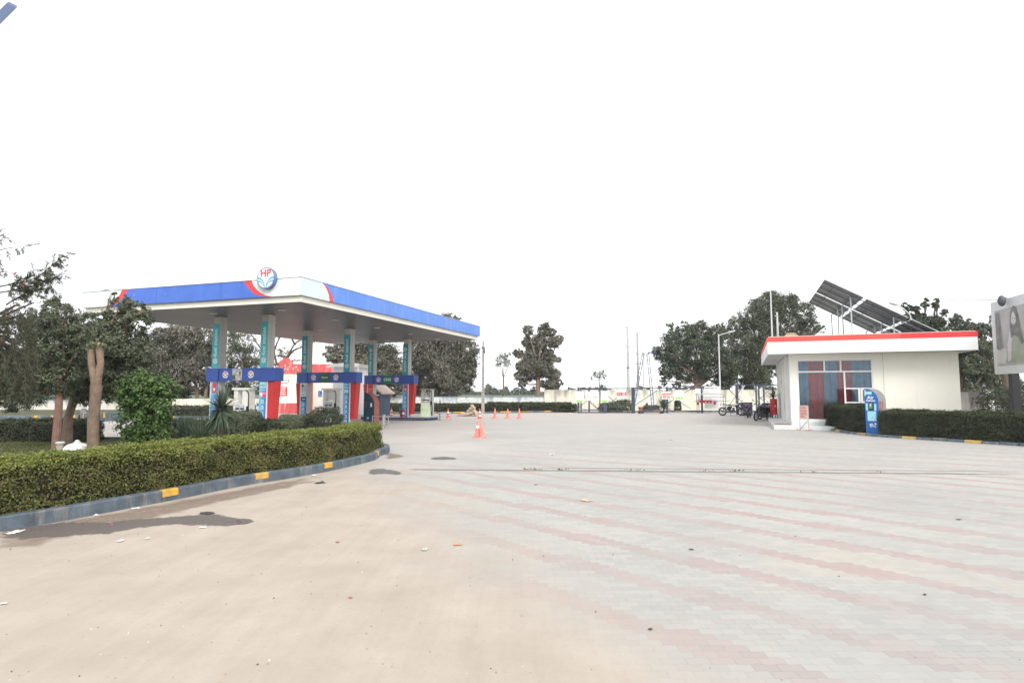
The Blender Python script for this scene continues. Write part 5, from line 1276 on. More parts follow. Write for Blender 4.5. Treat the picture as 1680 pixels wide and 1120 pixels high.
def motorcycle(label, loc_, rz, tank, steer=0, visor=DGREY, lean=-.10, light=None):
    e = empty('motorcycle', loc_, rz, label, 'motorcycle', 'motorcycles by the office'); e.rotation_euler = (lean, 0, rz)
    wr = .30; xf, xr = .66, -.64
    S = Matrix.Translation((xf - .1, 0, 0)) @ Matrix.Rotation(steer, 4, 'Z') @ Matrix.Translation((-(xf - .1), 0, 0))
    for x, T in ((xf, S), (xr, Matrix())):
        m_ = MB(); m_.T = T; torus(m_, (x, 0, wr), wr - .045, .048); w = m_.build('wheel', BLACK, e, smooth=True)
        m_ = MB(); m_.T = T; torus(m_, (x, 0, wr), wr - .095, .012, 0, 24, 6)
        for k in range(6): a = math.pi * k / 3; m_.tube([(x, 0, wr), (x + (wr - .1) * math.cos(a), 0, wr + (wr - .1) * math.sin(a))], .012, 5)
        m_.lathe([(.06, -.06), (.06, .06)], (x, 0, wr), 12, axis='y'); m_.lathe([(.11, .05), (.11, .056)], (x, 0, wr), 16, axis='y'); m_.build('rim', GREY, w)
    m_ = MB(); m_.T = S
    for y in (-.09, .09): m_.tube([(xf, y, wr), (xf - .16, y, .66), (xf - .24, y * .8, .86)], [.026, .024, .02], 7)
    m_.build('fork', STEEL if False else DGREY, e)
    m_ = MB(); m_.T = S; pts = []
    for sgn in (-1, 1):
        vs = []; n = 8
        for k in range(n): a = R(35 + 105 * k / (n - 1)); vs += [(xf + (wr + .03) * math.cos(a), -.06, wr + (wr + .03) * math.sin(a)), (xf + (wr + .03) * math.cos(a), .06, wr + (wr + .03) * math.sin(a))]
    m_.add(vs, [(2 * k, 2 * k + 1, 2 * k + 3, 2 * k + 2) for k in range(7)]); g_ = m_.build('front_mudguard', tank, e); sm = g_.modifiers.new('s', 'SOLIDIFY'); sm.thickness = .008
    m_ = MB(); vs = []
    for k in range(9): a = R(40 + 120 * k / 8); vs += [(xr + (wr + .05) * math.cos(a), -.075, wr + (wr + .05) * math.sin(a)), (xr + (wr + .05) * math.cos(a), .075, wr + (wr + .05) * math.sin(a))]
    m_.add(vs, [(2 * k, 2 * k + 1, 2 * k + 3, 2 * k + 2) for k in range(8)]); g_ = m_.build('rear_mudguard', DGREY, e); sm = g_.modifiers.new('s', 'SOLIDIFY'); sm.thickness = .008
    m_ = MB(); m_.tube([(xf - .22, 0, .80), (.1, 0, .72), (-.2, 0, .66), (-.62, 0, .74)], .025, 7); m_.tube([(xf - .2, 0, .74), (.28, 0, .35), (-.1, 0, .26), (-.2, 0, .62)], .025, 7)
    for y in (-.1, .1): m_.tube([(-.15, y * .8, .32), (xr, y, wr)], .022, 6); m_.tube([(xr, y, wr + .02), (-.42, y, .68)], .028, 7)
    m_.tube([(-.1, .1, .28), (-.08, .30, .02)], .015, 5); m_.build('frame', SLATE, e)
    m_ = MB(); ellip(m_, (.18, 0, .80), (.28, .14, .125)); m_.build('fuel_tank', tank, e, smooth=True)
    m_ = MB(); m_.prism([(-.62, .80), (-.1, .745), (.0, .78), (-.06, .82), (-.3, .815), (-.6, .87)], -.12, .12, axis='y'); m_.build('seat', BLACK, e, bevel=.02)
    m_ = MB(); m_.prism([(-.72, .77), (-.3, .60), (-.15, .72), (-.62, .795)], -.105, .105, axis='y'); m_.build('tail_panel', tank, e, bevel=.015)
    m_ = MB(); m_.box(-.80, -.06, .76, -.722, .06, .83); m_.build('tail_light', SRED, e)
    m_ = MB(); m_.tube([(-.55, -.13, .86), (-.78, -.12, .92), (-.78, .12, .92), (-.55, .13, .86)], .012, 6); m_.build('grab_rail', CHROME, e)
    m_ = MB(); m_.prism([(-.35, .42), (-.12, .36), (.02, .60), (.0, .70), (-.32, .66)], -.09, .09, axis='y'); m_.build('side_cover', BLACK, e, bevel=.01)
    m_ = MB(); m_.prism([(.30, .52), (.42, .60), (.40, .80), (.22, .74)], -.12, .12, axis='y'); m_.build('tank_shroud', BLACK, e, bevel=.01)
    m_ = MB(); m_.box(-.12, -.14, .22, .22, .14, .40); m_.lathe([(.085, 0), (.095, .05), (.085, .1), (.095, .15), (.08, .2)], (.12, 0, .40), 12); m_.lathe([(.11, -.17), (.11, .17)], (-.02, 0, .33), 14, axis='y'); m_.build('engine', DGREY, e, bevel=.01)
    m_ = MB(); m_.tube([(.18, -.1, .40), (.28, -.14, .24), (.0, -.17, .20), (-.35, -.19, .26), (-.82, -.19, .36)], [.02, .02, .025, .04, .045], 9); m_.build('exhaust', DGREY, e, smooth=True)
    m_ = MB(); m_.T = S; m_.tube([(xf - .30, -.34, .99), (xf - .24, -.2, 1.0), (xf - .22, 0, .93), (xf - .24, .2, 1.0), (xf - .30, .34, .99)], .013, 6)
    m_.tube([(xf - .31, -.34, .99), (xf - .30, -.24, .995)], .02, 6); m_.tube([(xf - .31, .34, .99), (xf - .30, .24, .995)], .02, 6); m_.build('handlebar', BLACK, e)
    m_ = MB(); m_.T = S; ellip(m_, (xf - .10, 0, .86), (.09, .10, .10)); m_.build('headlight', visor, e, smooth=True)
    m_ = MB(); m_.T = S; m_.lathe([(.075, 0), (.07, -.012)], (xf - .025, 0, .86), 16, axis='x'); m_.build('headlight_glass', LGREY, e)
    for y in (-.27, .27):
        m_ = MB(); m_.T = S; m_.tube([(xf - .24, y * .8, 1.0), (xf - .22, y * 1.2, 1.16)], .008, 5); ellip(m_, (xf - .22, y * 1.25, 1.19), (.02, .07, .045)); m_.build('mirror', CHROME, e, smooth=True)
    return e
b1 = G(1203, 682)
motorcycle('silver tanked motorcycle parked side-on beside the tall street lamp', Vector((b1.x, b1.y + .25, 0)), R(-22), mat('silver_tank', (.6, .6, .6), .25, .03, 3), .25)
b2 = G(1252, 690.0)
motorcycle('black motorcycle with its front wheel turned towards the yard, nearest the office step', Vector((b2.x + .1, b2.y + .3, 0)), R(-150), mat('black_tank', (.03, .03, .035), .25), .2)
b3 = G(1238, 685.5)
motorcycle('dark motorcycle showing its red rear end, between the other two', Vector((b3.x - .05, b3.y + .8, 0)), R(62), mat('maroon_tank', (.22, .02, .03), .3), .0)

b4 = G(1259, 688.5)
motorcycle('black motorcycle half hidden between the nearest one and the red drum', Vector((b4.x + .1, b4.y + .6, 0)), R(-140), MATS['black_tank'], -.2)
# ------------------------------------------------------------------ office building
TH = -R(21.5); ox = Vector((math.cos(TH), math.sin(TH), 0)); oy = Vector((-math.sin(TH), math.cos(TH), 0))
WC = G(1299, 696, .18); WC.z = 0
off = empty('office_building', WC, TH, 'single storey cream office with a flat roof edged in white and red', 'building')
def wl(px, py): p = hit(px, py, WC, oy); d = p - WC; return d.dot(ox), p.z
ZB, ZT2 = 3.62, 4.42; WW, WD = 6.75, 12.0
wx0, wz1 = wl(1307, 590.5); wx1, _ = wl(1431, 589); _, wz0 = wl(1309, 688.5); wz0 = max(wz0, .35)
def bar(m_, a, b, th=.05, mi=0): m_.box(a[0], -.06, a[1], b[0], .06, b[1], mi)
# front wall with the window opening
m_ = MB(); t_ = .22
m_.box(0, 0, .18, wx0, t_, ZB); m_.box(wx1, 0, .18, WW, t_, ZB); m_.box(wx0, 0, .18, wx1, t_, wz0); m_.box(wx0, 0, wz1, wx1, t_, ZB)
m_.box(WW - .001, 0.001, 0, WW + .20, WD, ZB); m_.box(0, WD - .2, .18, WW, WD, ZB - .01); m_.build('wall', CREAM, off)
m_ = MB(); m_.box(wx1 + .42, -.012, .18, wx1 + .435, -.001, ZB); m_.build('wall_joint', mat('joint_shade', (.5, .48, .42), .7), off)
# side wall with pilasters and white door frames
m_ = MB(); m_.box(0.001, t_ + .001, .18, .2, WD - .2, ZB - .02); m_.build('side_wall', DWHITE, off)
for k in range(5):
    y = 1.2 + k * 2.2; m_ = MB(); m_.box(-.16, y, .18, 0, y + .35, ZB - .03); m_.build('pilaster', DWHITE, off)
for k in range(4):
    y = 1.9 + k * 2.2; m_ = MB(); m_.box(-.05, y, .2, -.002, y + 1.05, 2.4); d_ = m_.build('door', mat('door_white', (.62, .62, .60), .4, .05), off)
    m_ = MB(); m_.box(-.09, y + .1, 1.15, -.055, y + .14, 1.3); m_.build('handle', STEEL, d_)
m_ = MB(); m_.box(-.3, 1.5, ZB - .45, -.17, 1.75, ZB - .3); m_.build('wall_lamp', LGREY, off)
# plinth and step
m_ = MB(); tile = mat('white_floor_tile', (.62, .66, .66), .35, .06, 4)
m_.box(-.85, -1.35, 0, 3.2, t_ * 0 - .03, .18); m_.box(-.85, -.03, 0, -.0, WD, .18); m_.build('step', tile, off, bevel=.01)
m_ = MB(); m_.box(-.002, -.028, .1815, WW - .01, -.002, .34); m_.build('skirting', tile, off)
m_ = MB(); m_.box(-.80, -.3, .181, -.05, .35, .195); m_.build('doormat', mat('mat_maroon', (.24, .04, .05), .9), off)
# roof slab with fascia
rx0, ry0 = -1.0, -1.0; rx1 = rx0 + 8.42
m_ = MB(); m_.box(rx0 + .05, ry0 + .05, ZB + .03, rx1 - .05, WD + .9, ZT2 - .1); m_.build('roof', GREY, off)
m_ = MB(); m_.box(rx0 + .05, ry0 + .05, ZB + .001, rx1 - .05, WD + .9, ZB + .028); m_.build('soffit', mat('soffit_white', (.50, .50, .49), .6, .06, 2), off)
zr = ZT2 - .24; WF = mat('roof_white_panel', (.76, .78, .78), .45, .04, 1.2, dirt=(.55, .58, .55), dirtamt=.02); fr = SRED
sx = [rx0, rx0 + 1.65, rx0 + 4.55, rx1]
for a, b in zip(sx[:-1], sx[1:]):
    m_ = MB(); m_.box(a + .004, ry0, ZB - .02, b - .004, ry0 + .05, zr); m_.build('fascia_panel', WF, off)
fp = [rx0, rx0 + 5.55, rx1]
m_ = MB(); m_.box(rx0 - .01, ry0 - .01, zr + .002, fp[1], ry0 + .05, ZT2); m_.build('red_trim', mat('faded_sign_red', (.66, .085, .07), .5, .08, 1.5), off)
m_ = MB(); m_.box(fp[1] + .003, ry0 - .01, zr + .002, rx1 + .01, ry0 + .05, ZT2); m_.build('red_trim', SRED, off)
m_ = MB(); m_.box(rx0, ry0 + .05, ZB - .02, rx0 + .05, WD + .9, zr); m_.box(rx1 - .05, ry0 + .05, ZB - .02, rx1, WD + .9, zr); m_.build('side_fascia', WF, off)
m_ = MB(); m_.box(rx0 - .01, ry0 + .05, zr + .002, rx0 + .05, WD + .9, ZT2); m_.box(rx1 - .05, ry0 + .05, zr + .002, rx1 + .01, WD + .9, ZT2); m_.build('side_trim', MATS['faded_sign_red'], off)
m_ = MB(); m_.box(rx0 + .05, ry0 + .05, ZT2 - .02, rx1 - .05, ry0 + .10, ZT2 + .03); m_.build('coping', LGREY, off)
# window
fr_m = WHITE
def wxx(px): return wl(px, 640)[0]
def wzz(py, px=1370): return wl(px, py)[1]
v_t = wzz(609.5, 1354); zmid1 = wzz(637, 1408); zmid2 = wzz(660, 1408); xv = wxx(1386.5); xs0, xs1 = wxx(1408), wxx(1420.5)
m_ = MB(); f_ = .035
def fb(x0, z0, x1, z1): m_.box(x0, .02, z0, x1, .09, z1)
fb(wx0, wz0, wx0 + .06, wz1); fb(wx1 - .06, wz0, wx1, wz1); fb(wx0 + .06, wz1 - .06, wx1 - .06, wz1); fb(wx0 + .06, wz0, wx1 - .06, wz0 + .05)
m_.box(wx0 + .06, .015, v_t - f_, wx1 - .06, .088, v_t + f_)
for px in (1354, 1381): x = wxx(px); m_.box(x - f_, .017, v_t + f_, x + f_, .086, wz1 - .06)
m_.box(xv - f_, .017, wz0 + .05, xv + f_, .086, v_t - f_)
m_.box(xv + f_, .019, zmid1 - f_ * .8, wx1 - .06, .084, zmid1 + f_ * .8); m_.box(xv + f_, .019, zmid2 - f_ * .8, wx1 - .06, .084, zmid2 + f_ * .8)
m_.box(xs0, .0, zmid2 + f_, xs0 + .09, .083, zmid1 - f_); 
wf = m_.build('window_frame', fr_m, off)
m_ = MB(); m_.box(xs0 + .1, -.03, zmid2 - .02, xs1 + .3, .015, zmid2 + .06); m_.box(xs0 + .1, -.03, zmid1 - .06, xs1 + .3, .015, zmid1 + .02); m_.box(xs0 + .1, -.03, zmid2 + .06, xs0 + .18, .015, zmid1 - .06); m_.box(xs1 + .22, -.03, zmid2 + .06, xs1 + .3, .015, zmid1 - .06); m_.build('sash', mat('cream_sash', (.74, .72, .62), .4), wf)
def glassmat():
    m = bpy.data.materials.new('window_glass'); m.use_nodes = True; t = m.node_tree; N = t.nodes
    for n in list(N):
        if n.type == 'BSDF_PRINCIPLED': N.remove(n)
    tr = N.new('ShaderNodeBsdfTransparent'); tr.inputs[0].default_value = (.88, .92, .94, 1); gl = N.new('ShaderNodeBsdfGlossy'); gl.inputs['Roughness'].default_value = .02
    fz = N.new('ShaderNodeFresnel'); fz.inputs['IOR'].default_value = 1.6; mx = N.new('ShaderNodeMixShader'); t.links.new(fz.outputs[0], mx.inputs[0]); t.links.new(tr.outputs[0], mx.inputs[1]); t.links.new(gl.outputs[0], mx.inputs[2]); t.links.new(mx.outputs[0], N['Material Output'].inputs[0]); return m
m_ = MB(); m_.box(wx0 + .05, .045, wz0 + .04, wx1 - .05, .052, wz1 - .05); m_.build('pane', glassmat(), wf)
# curtains
CB = mat('blue_curtain', (.10, .30, .46), .8, .18, 4); CR = mat('maroon_curtain', (.55, .035, .05), .8, .12, 4)
cuts = [(1307, 1327.5, 0), (1327.5, 1353, 1), (1353, 1375, 0), (1375, 1386, 1), (1386, 1398, 1), (1398, 1431, 0)]
for a, b, c in cuts:
    xa_, xb_ = wxx(a), wxx(b); n = max(8, int((xb_ - xa_) * 26)); vs = []; 
    for k in range(n + 1): x = xa_ + (xb_ - xa_) * k / n; y = .13 + .03 * math.sin(x * 22) + .015 * math.sin(x * 57); vs += [(x, y, wz0 - .02), (x, y + .01, wz1 + .03)]
    cm = MB(); cm.add(vs, [(2 * k, 2 * k + 2, 2 * k + 3, 2 * k + 1) for k in range(n)]); o = cm.build('curtain', CR if c else CB, off, smooth=True); sm = o.modifiers.new('s', 'SOLIDIFY'); sm.thickness = .006
m_ = MB(); m_.box(.25, .5, .2, WW - .1, .55, ZB - .05); m_.build('inner_wall', DGREY, off)
# roof furniture
def ow(x, y, z=0): return WC + ox * x + oy * y + Vector((0, 0, z))
for lab, px, pyt, Y, r_ in (('taller thin white antenna pole on the left end of the office roof', 1270, 476, 31, .045), ('shorter galvanised pole on the left end of the office roof', 1279.5, 512, 31.5, .06)):
    a = P(px, 560, Y); a.z = ZT2 - .1; o_, hh = pole('roof_pole', lab, 'pole', px, pyt, Y, r_, r_ * .7, LGREY, ZT2 - .1, 'poles on the office roof')
m_ = MB(); m_.lathe([(.50, 0), (.50, .22), (.46, .27), (.30, .33), (.26, .36), (.26, .45), (.1, .47)], n=28); a = P(1298, 550, 30.5); o = m_.build('water_tank', mat('tank_beige', (.48, .38, .26), .6, .08, 3), smooth=True); o.location = (a.x, a.y, ZT2 - .1 + .001); tag(o, 'beige domed water tank lid on the left of the office roof', 'water tank')
# solar array
def solar():
    A = P(1352.6, 458.8, 28.0); sl = R(31); u = Vector((math.cos(TH) * math.cos(sl), math.sin(TH) * math.cos(sl), -math.sin(sl))); v = Vector((-math.sin(TH), math.cos(TH), 0)); n = u.cross(v)
    if n.z < 0: n = -n
    e = empty('solar_array', (A.x, A.y, ZT2 - .1), 0, 'tilted array of dark solar panels on thin posts above the office roof', 'solar panels'); o0 = A - e.location
    BK = bpy.data.materials.new('solar_back'); BK.use_nodes = True; t = BK.node_tree; b = t.nodes['Principled BSDF']; b.inputs['Roughness'].default_value = .35
    tc = t.nodes.new('ShaderNodeTexCoord'); s = t.nodes.new('ShaderNodeSeparateXYZ'); t.links.new(tc.outputs['UV'], s.inputs[0])
    fx = mth(t, 'FRACT', mth(t, 'MULTIPLY', s.outputs[0], 12)); fy = mth(t, 'FRACT', mth(t, 'MULTIPLY', s.outputs[1], 6))
    ln = mth(t, 'MAXIMUM', mth(t, 'LESS_THAN', fx, .12), mth(t, 'LESS_THAN', fy, .10))
    c = mixc(t, ln, (.085, .085, .095), (.26, .26, .27)); t.links.new(c, b.inputs['Base Color'])
    for i in range(3):
        for j in range(8):
            s0 = i * 2.0; t0 = j * .955 + (.30 if j >= 4 else 0); vs = []
            for dn in (0, .035):
                for (a_, b_) in ((0, 0), (1.86, 0), (1.86, .945), (0, .945)): vs.append(o0 + u * (s0 + a_) + v * (t0 + b_) + n * dn)
            me = bpy.data.meshes.new('solar_panel'); me.from_pydata([tuple(q) for q in vs], [], [(3, 2, 1, 0), (4, 5, 6, 7), (0, 1, 5, 4), (1, 2, 6, 5), (2, 3, 7, 6), (3, 0, 4, 7)])
            me.materials.append(BK); me.materials.append(STEEL); uv = me.uv_layers.new(); co = {0: (0, 0), 1: (1, 0), 2: (1, 1), 3: (0, 1), 4: (0, 0), 5: (1, 0), 6: (1, 1), 7: (0, 1)}
            for p in me.polygons:
                if p.index > 1: p.material_index = 1
                for li in p.loop_indices: uv.data[li].uv = co[me.loops[li].vertex_index]
            link('solar_panel', me, e)
    for j, tt in enumerate((.5, 1.9, 3.3, 4.6, 6.0, 7.4)):
        m_ = MB(); m_.tube([o0 + v * tt + n * -.05, o0 + u * 5.9 + v * tt + n * -.05], .022, 4); m_.build('purlin', DGREY, e)
    for s_ in (.5, 1.45, 2.45, 3.45, 4.45, 5.4):
        m_ = MB(); m_.tube([o0 + u * s_ + n * -.11, o0 + u * s_ + v * 7.9 + n * -.11], .022, 4); m_.build('purlin', DGREY, e)
    for s_ in (1.4, 3.4, 5.0):
        for tt in (.5, 3.2, 4.8, 7.4):
            p = o0 + u * s_ + v * tt + n * -.14; m_ = MB(); m_.tube([(p.x, p.y, 0), p], .032, 7); m_.build('post', GALV, e)
    for tt in (.5, 4.8): m_ = MB(); p = o0 + u * 3.4 + v * tt + n * -.14; q = o0 + u * 5.0 + v * tt; m_.tube([p * 1, (q.x, q.y, 0.02)], .02, 5); m_.build('brace', GALV, e)
solar()
def roof_lamp():
    Y = 42; a = X(1495, Y); a.z = 0; e = empty('street_lamp', a, 0, 'street lamp with a curved arm rising behind the solar panels', 'street lamp', 'street lamps'); f = lambda px, py: P(px, py, Y) - a
    m_ = MB(); m_.tube([(0, 0, 0), f(1494, 525)], [.09, .06], 10); m_.build('pole', GALV, e)
    m_ = MB(); m_.tube(catmull([f(1494, 526), f(1493, 517), f(1484, 508), f(1474, 500), f(1471, 499)], 4), .045, 8); m_.build('arm', GALV, e, smooth=True)
    m_ = MB(); m_.T = Matrix.Translation(f(1465, 498.5)) @ Matrix.Rotation(R(18), 4, 'Y'); ellip(m_, (0, 0, 0), (.32, .16, .075)); m_.build('lamp_head', mat('lamp_grey', (.45, .43, .42), .4), e, smooth=True)
roof_lamp()
# red drum and plant on the office step
pd = G(1270, 685, .18); d_ = drum('red_drum', 'red metal drum on short legs standing against the office side wall', pd, .21, .98, mat('drum_red', (.42, .03, .03), .45, .12, 3), legs=True)
spiky('potted_plant', 'grassy potted plant standing on top of the red drum', (pd.x, pd.y, pd.z + 1.17), .10, .55, 130, 71, 0, 'plant', .03)
# sign stand
def sign_stand():
    b = G(1320, 705.5); e = empty('sign_stand', b, R(-60), 'narrow pale sign stand with red print in front of the office window', 'sign stand'); h = 1.15
    m_ = MB(); m_.box(-.22, -.01, .50, .22, .01, h); m_.build('sign_plate', mat('faded_pink_plate', (.66, .52, .47), .6, .1, 6), e); d = MB(); rd = random.Random(5)
    for k in range(8): d.box(-.18, -.016, h - .08 - k * .07, -.18 + rd.uniform(.2, .36), -.011, h - .05 - k * .07, 0)
    d.build('print', FRED, e)
    for x in (-.22, .22):
        m_ = MB(); m_.tube([(x, 0, .02), (x, 0, h)], .016, 6); m_.build('post', PINKC if False else mat('pinkish_paint', (.55, .36, .30), .6), e)
        m_ = MB(); m_.box(x - .03, -.22, 0, x + .03, .22, .03); m_.build('foot', FRED, e)
    m_ = MB(); m_.tube([(-.2, 0, .06), (.2, 0, .48)], .012, 5); m_.build('brace', DGREY, e)
sign_stand()
# right kerb and hedges
KR = [G(1343, 701.5), G(1362, 706), G(1395, 711.5), G(1430, 715.5), G(1470, 718.5), G(1540, 723), G(1600, 727), G(1680, 732), G(1790, 741)]
krp = catmull([Vector((p.x, p.y, 0)) for p in KR], 5)[::-1]
krp = krp[::-1]
def kerb_stones():
    e = empty('kerb', krp[0], 0, 'low kerb of grey and yellow stones curving in front of the right hedges', 'kerb'); o0 = krp[0]
    S = [0]; 
    for a, b in zip(krp[:-1], krp[1:]): S.append(S[-1] + (b - a).length)
    def at(s):
        for i in range(len(S) - 1):
            if S[i + 1] >= s: return krp[i].lerp(krp[i + 1], (s - S[i]) / max(1e-6, S[i + 1] - S[i]))
        return krp[-1]
    YELD = mat('worn_yellow_paint', (.50, .33, .08), .75, .2, 8, dirt=(.22, .20, .16), dirtamt=.45); step = .52; k = 0; s = 0
    while s + step < S[-1]:
        a, b = at(s + .012), at(s + step - .012); t = (b - a).normalized(); nn = Vector((-t.y, t.x, 0)); rd = random.Random(k)
        h = .095 + rd.uniform(-.012, .012); j = rd.uniform(-.015, .015); vs = []
        for p in (a, b):
            for dn, z in ((j, -.05), (j + .015, h - .03), (j + .05, h), (.2, h), (.2, -.05)): q = p + nn * dn - o0; vs.append((q.x, q.y, z))
        m_ = MB(); m_.add(vs, [(4, 3, 2, 1, 0), (5, 6, 7, 8, 9)] + [(i, (i + 1) % 5, 5 + (i + 1) % 5, 5 + i) for i in range(5)]); m_.build('kerb_stone', YELD if k % 4 == 1 else KERB, e)
        s += step; k += 1
kerb_stones()
hp = offset(krp, .62)
i1 = min(range(len(krp)), key=lambda k: (krp[k] - G(1421, 714)).length); i2 = min(range(len(krp)), key=lambda k: (krp[k] - G(1448, 716)).length)
hl = [p for p in hp[2:i1]]
hedge('clipped_hedge', 'short dark clipped hedge between the office window and the air kiosk', hl, .85, .02, 1.12, 26000, (.055, .032), (H_DARK, H_DTOP, H_CORE), seed=81, rough=.06, topfrac=.07)
hedge('clipped_hedge', 'long dark clipped hedge right of the air kiosk, running below the billboard', hp[i2 + 1:], .85, .02, 1.03, 62000, (.05, .03), (H_DARK, H_DTOP, H_CORE), seed=82, rough=.055, topfrac=.07)
sheet('planting_bed', [(p.x, p.y) for p in offset(krp, .2)] + [(30, 36), (20, 30), (WC.x + 1.5, WC.y - .3)], .06, soil)

# billboard
def billboard():
    dv = Vector((-.278, -.96, 0)).normalized(); a = P(1634, 640, 27.0); a.z = 0; L_ = 6.6
    e = empty('billboard', a, math.atan2(dv.y, dv.x), 'large billboard with a grey portrait print on dark posts at the right edge', 'billboard')
    zb = P(1636, 614, 27).z; zt = P(1634, 497, 27).z
    m_ = MB(); m_.box(0, -.0, zb, L_, .12, zt); m_.build('panel', mat('board_edge', (.62, .64, .65), .5, .05, 2), e)
    f = -.004
    def q(x0, z0, x1, z1, m, k): o_ = MB(); o_.box(x0, -.004 - .004 * k, z0, x1, -.0005 - .004 * (k - 1) if k else -.0005, z1); return o_.build('print_area', m, e)
    h = zt - zb; PG = mat('print_grey', (.40, .40, .39), .5, .2, 1.2)
    q(.32, zb + .35, L_ - .32, zt - .42, PG, 0)
    cols = [mat('print_dark', (.17, .17, .17), .5, .4, 3), mat('print_mid', (.24, .24, .24), .5, .2, 2), mat('print_pale', (.56, .55, .54), .5, .1, 2), mat('print_greenish', (.30, .34, .27), .5, .15, 2)]
    def shape(pts, mi, k): o_ = MB(); vs = [(p[0], -.010 - .003 * k, zb + p[1] * h) for p in pts]; o_.add(vs, [tuple(range(len(vs)))], 0); return o_.build('print_shape', cols[mi], e)
    shape([(.34, .35), (.62, .32), (.95, .36), (.85, .6), (.78, .85), (.40, .84)], 1, 0)            # dark drape
    shape([(.4, .34), (.5, .34), (.52, .82), (.42, .82)], 0, 1); shape([(.66, .38), (.74, .37), (.72, .8), (.64, .82)], 0, 1)
    shape([(.33, .14), (1.2, .14), (1.15, .34), (.33, .35)], 2, 0)                                  # bright bench
    shape([(1.05, .14), (2.9, .14), (2.8, .45), (2.3, .62), (1.9, .60), (1.5, .50), (1.25, .30)], 3, 1)   # dress
    shape([(1.25, .16), (1.5, .18), (1.75, .52), (1.55, .56), (1.3, .40)], 2, 2)                   # arm
    shape([(1.62, .46), (1.58, .62), (1.66, .78), (1.80, .86), (2.0, .885), (2.18, .85), (2.32, .74), (2.42, .58), (2.62, .40), (2.45, .36), (2.2, .46), (1.9, .50)], 0, 2)   # hair
    fc = [(1.92 + .19 * math.cos(t) , .71 + .085 * math.sin(t) - .01 * math.cos(2 * t)) for t in [2 * math.pi * k / 16 for k in range(16)]]; shape(fc, 2, 3)
    shape([(1.82, .72), (1.90, .725), (1.90, .712), (1.82, .71)], 0, 4); shape([(2.0, .725), (2.08, .72), (2.08, .71), (2.0, .712)], 0, 4); shape([(1.90, .655), (2.0, .658), (1.96, .645)], 0, 4); shape([(1.94, .71), (1.97, .675), (1.93, .675)], 1, 4)
    shape([(2.9, .14), (4.8, .14), (4.6, .5), (4.0, .66), (3.3, .6)], 1, 1); shape([(3.6 + .26 * math.cos(t), .70 + .1 * math.sin(t)) for t in [2 * math.pi * k / 14 for k in range(14)]], 2, 3)
    for x in (1.0, 5.6): m_ = MB(); m_.box(x - .16, .13, 0, x + .16, .40, zb + .6); m_.build('post', BLACK, e)
    m_ = MB(); m_.tube([(.95, .05, zt), (.95, -.9, zt + .05)], .02, 6); m_.tube([(.95, -.02, zt + .02), (-.4, -1.6, zt + .28)], .02, 6); m_.build('lamp_arm', GREY, e)
    m_ = MB(); m_.T = Matrix.Translation((1.6, -.25, zt - .12)); ellip(m_, (0, 0, 0), (.15, .15, .24)); m_.build('lamp', DGREY, e, smooth=True)
billboard()

# ------------------------------------------------------------------ street lamp whose head shows at the top left
def corner_lamp():
    Y = 14.0; c = [P(11, 5.5, Y), P(27, 14, Y + .1), P(1, 41, Y), P(-80, 120, Y), P(-95, 112, Y), P(-1, 18, Y)]
    base = Vector((P(-150, 640, Y).x, Y, .12)); e = empty('street_lamp', base, 0, 'blue-grey street lamp head poking in at the top left corner of the view', 'street lamp', 'street lamps')
    A = P(11, 5.5, Y); B = P(27, 14, Y); Cc = P(-26, 67, Y); Dd = P(-42, 58.5, Y)
    m_ = MB(); up = Vector((.0, .05, .10)); vs = [q - base for q in (A, B, Cc, Dd)] + [q - base + up for q in (A, B, Cc, Dd)]
    m_.add(vs, [(0, 1, 2, 3), (7, 6, 5, 4), (0, 4, 5, 1), (1, 5, 6, 2), (2, 6, 7, 3), (3, 7, 4, 0)]); m_.build('lamp_head', mat('lamp_blue_grey', (.10, .14, .24), .5, .1, 3), e, bevel=.03)
    mid = (Cc + Dd) / 2 - base + up * .5; m_ = MB(); m_.tube([mid + Vector((.05, 0, .03)), mid + Vector((-.5, 0, -.4)), (0, 0, mid.z - 1.0)], .03, 8); m_.build('arm', GREY, e)
    m_ = MB(); m_.tube([(0, 0, 0), (0, 0, mid.z - .95)], [.10, .06], 10); m_.build('pole', GREY, e)
corner_lamp()

# ------------------------------------------------------------------ background trees
BGG = 'trees beyond the boundary wall'
def jit(blobs, seed): return blobs
tree('mango_tree', 'dusty broad-leaved tree with two pale trunks behind the front left column', 'tree', 53, [(325, 658, .16), (323, 640, .15), (318, 615, .12)],
     [(300, 560, 34), (275, 575, 28), (330, 560, 30), (260, 550, 18), (345, 580, 24), (290, 600, 32), (325, 605, 28), (265, 610, 24), (340, 620, 18), (280, 548, 22), (315, 545, 20), (240, 585, 22), (300, 630, 18), (255, 630, 18)], (0.242, 0.098), 32549, MANGO, BARK, BGG, depth=.9, seed=101, bias=(0, 0, -1), clump=.24, per=18)
m_ = MB(); p = P(336, 658, 53.2); m_.tube([(0, 0, -.2), (.05, 0, 1.5), (.2, 0, 3.0)], [.17, .15, .1], 9)
o = m_.build('tree_trunk', BARKL); o.location = (p.x, 53.2, 0); tag(o, 'second pale trunk close beside the dusty tree behind the front left column', 'tree trunk')
tree('dark_tree', 'darker fine-leaved tree between the two front columns', 'tree', 54, [(407, 655, .2), (405, 620, .17), (402, 590, .14)],
     [(400, 560, 26), (385, 580, 24), (420, 585, 22), (395, 605, 26), (430, 600, 20), (380, 620, 22), (415, 625, 22), (370, 600, 18), (382, 550, 18), (436, 625, 16), (465, 580, 12)], (.22, .06), 14000, GREYG, BARK, BGG, depth=.9, seed=102, clump=.24, per=18)
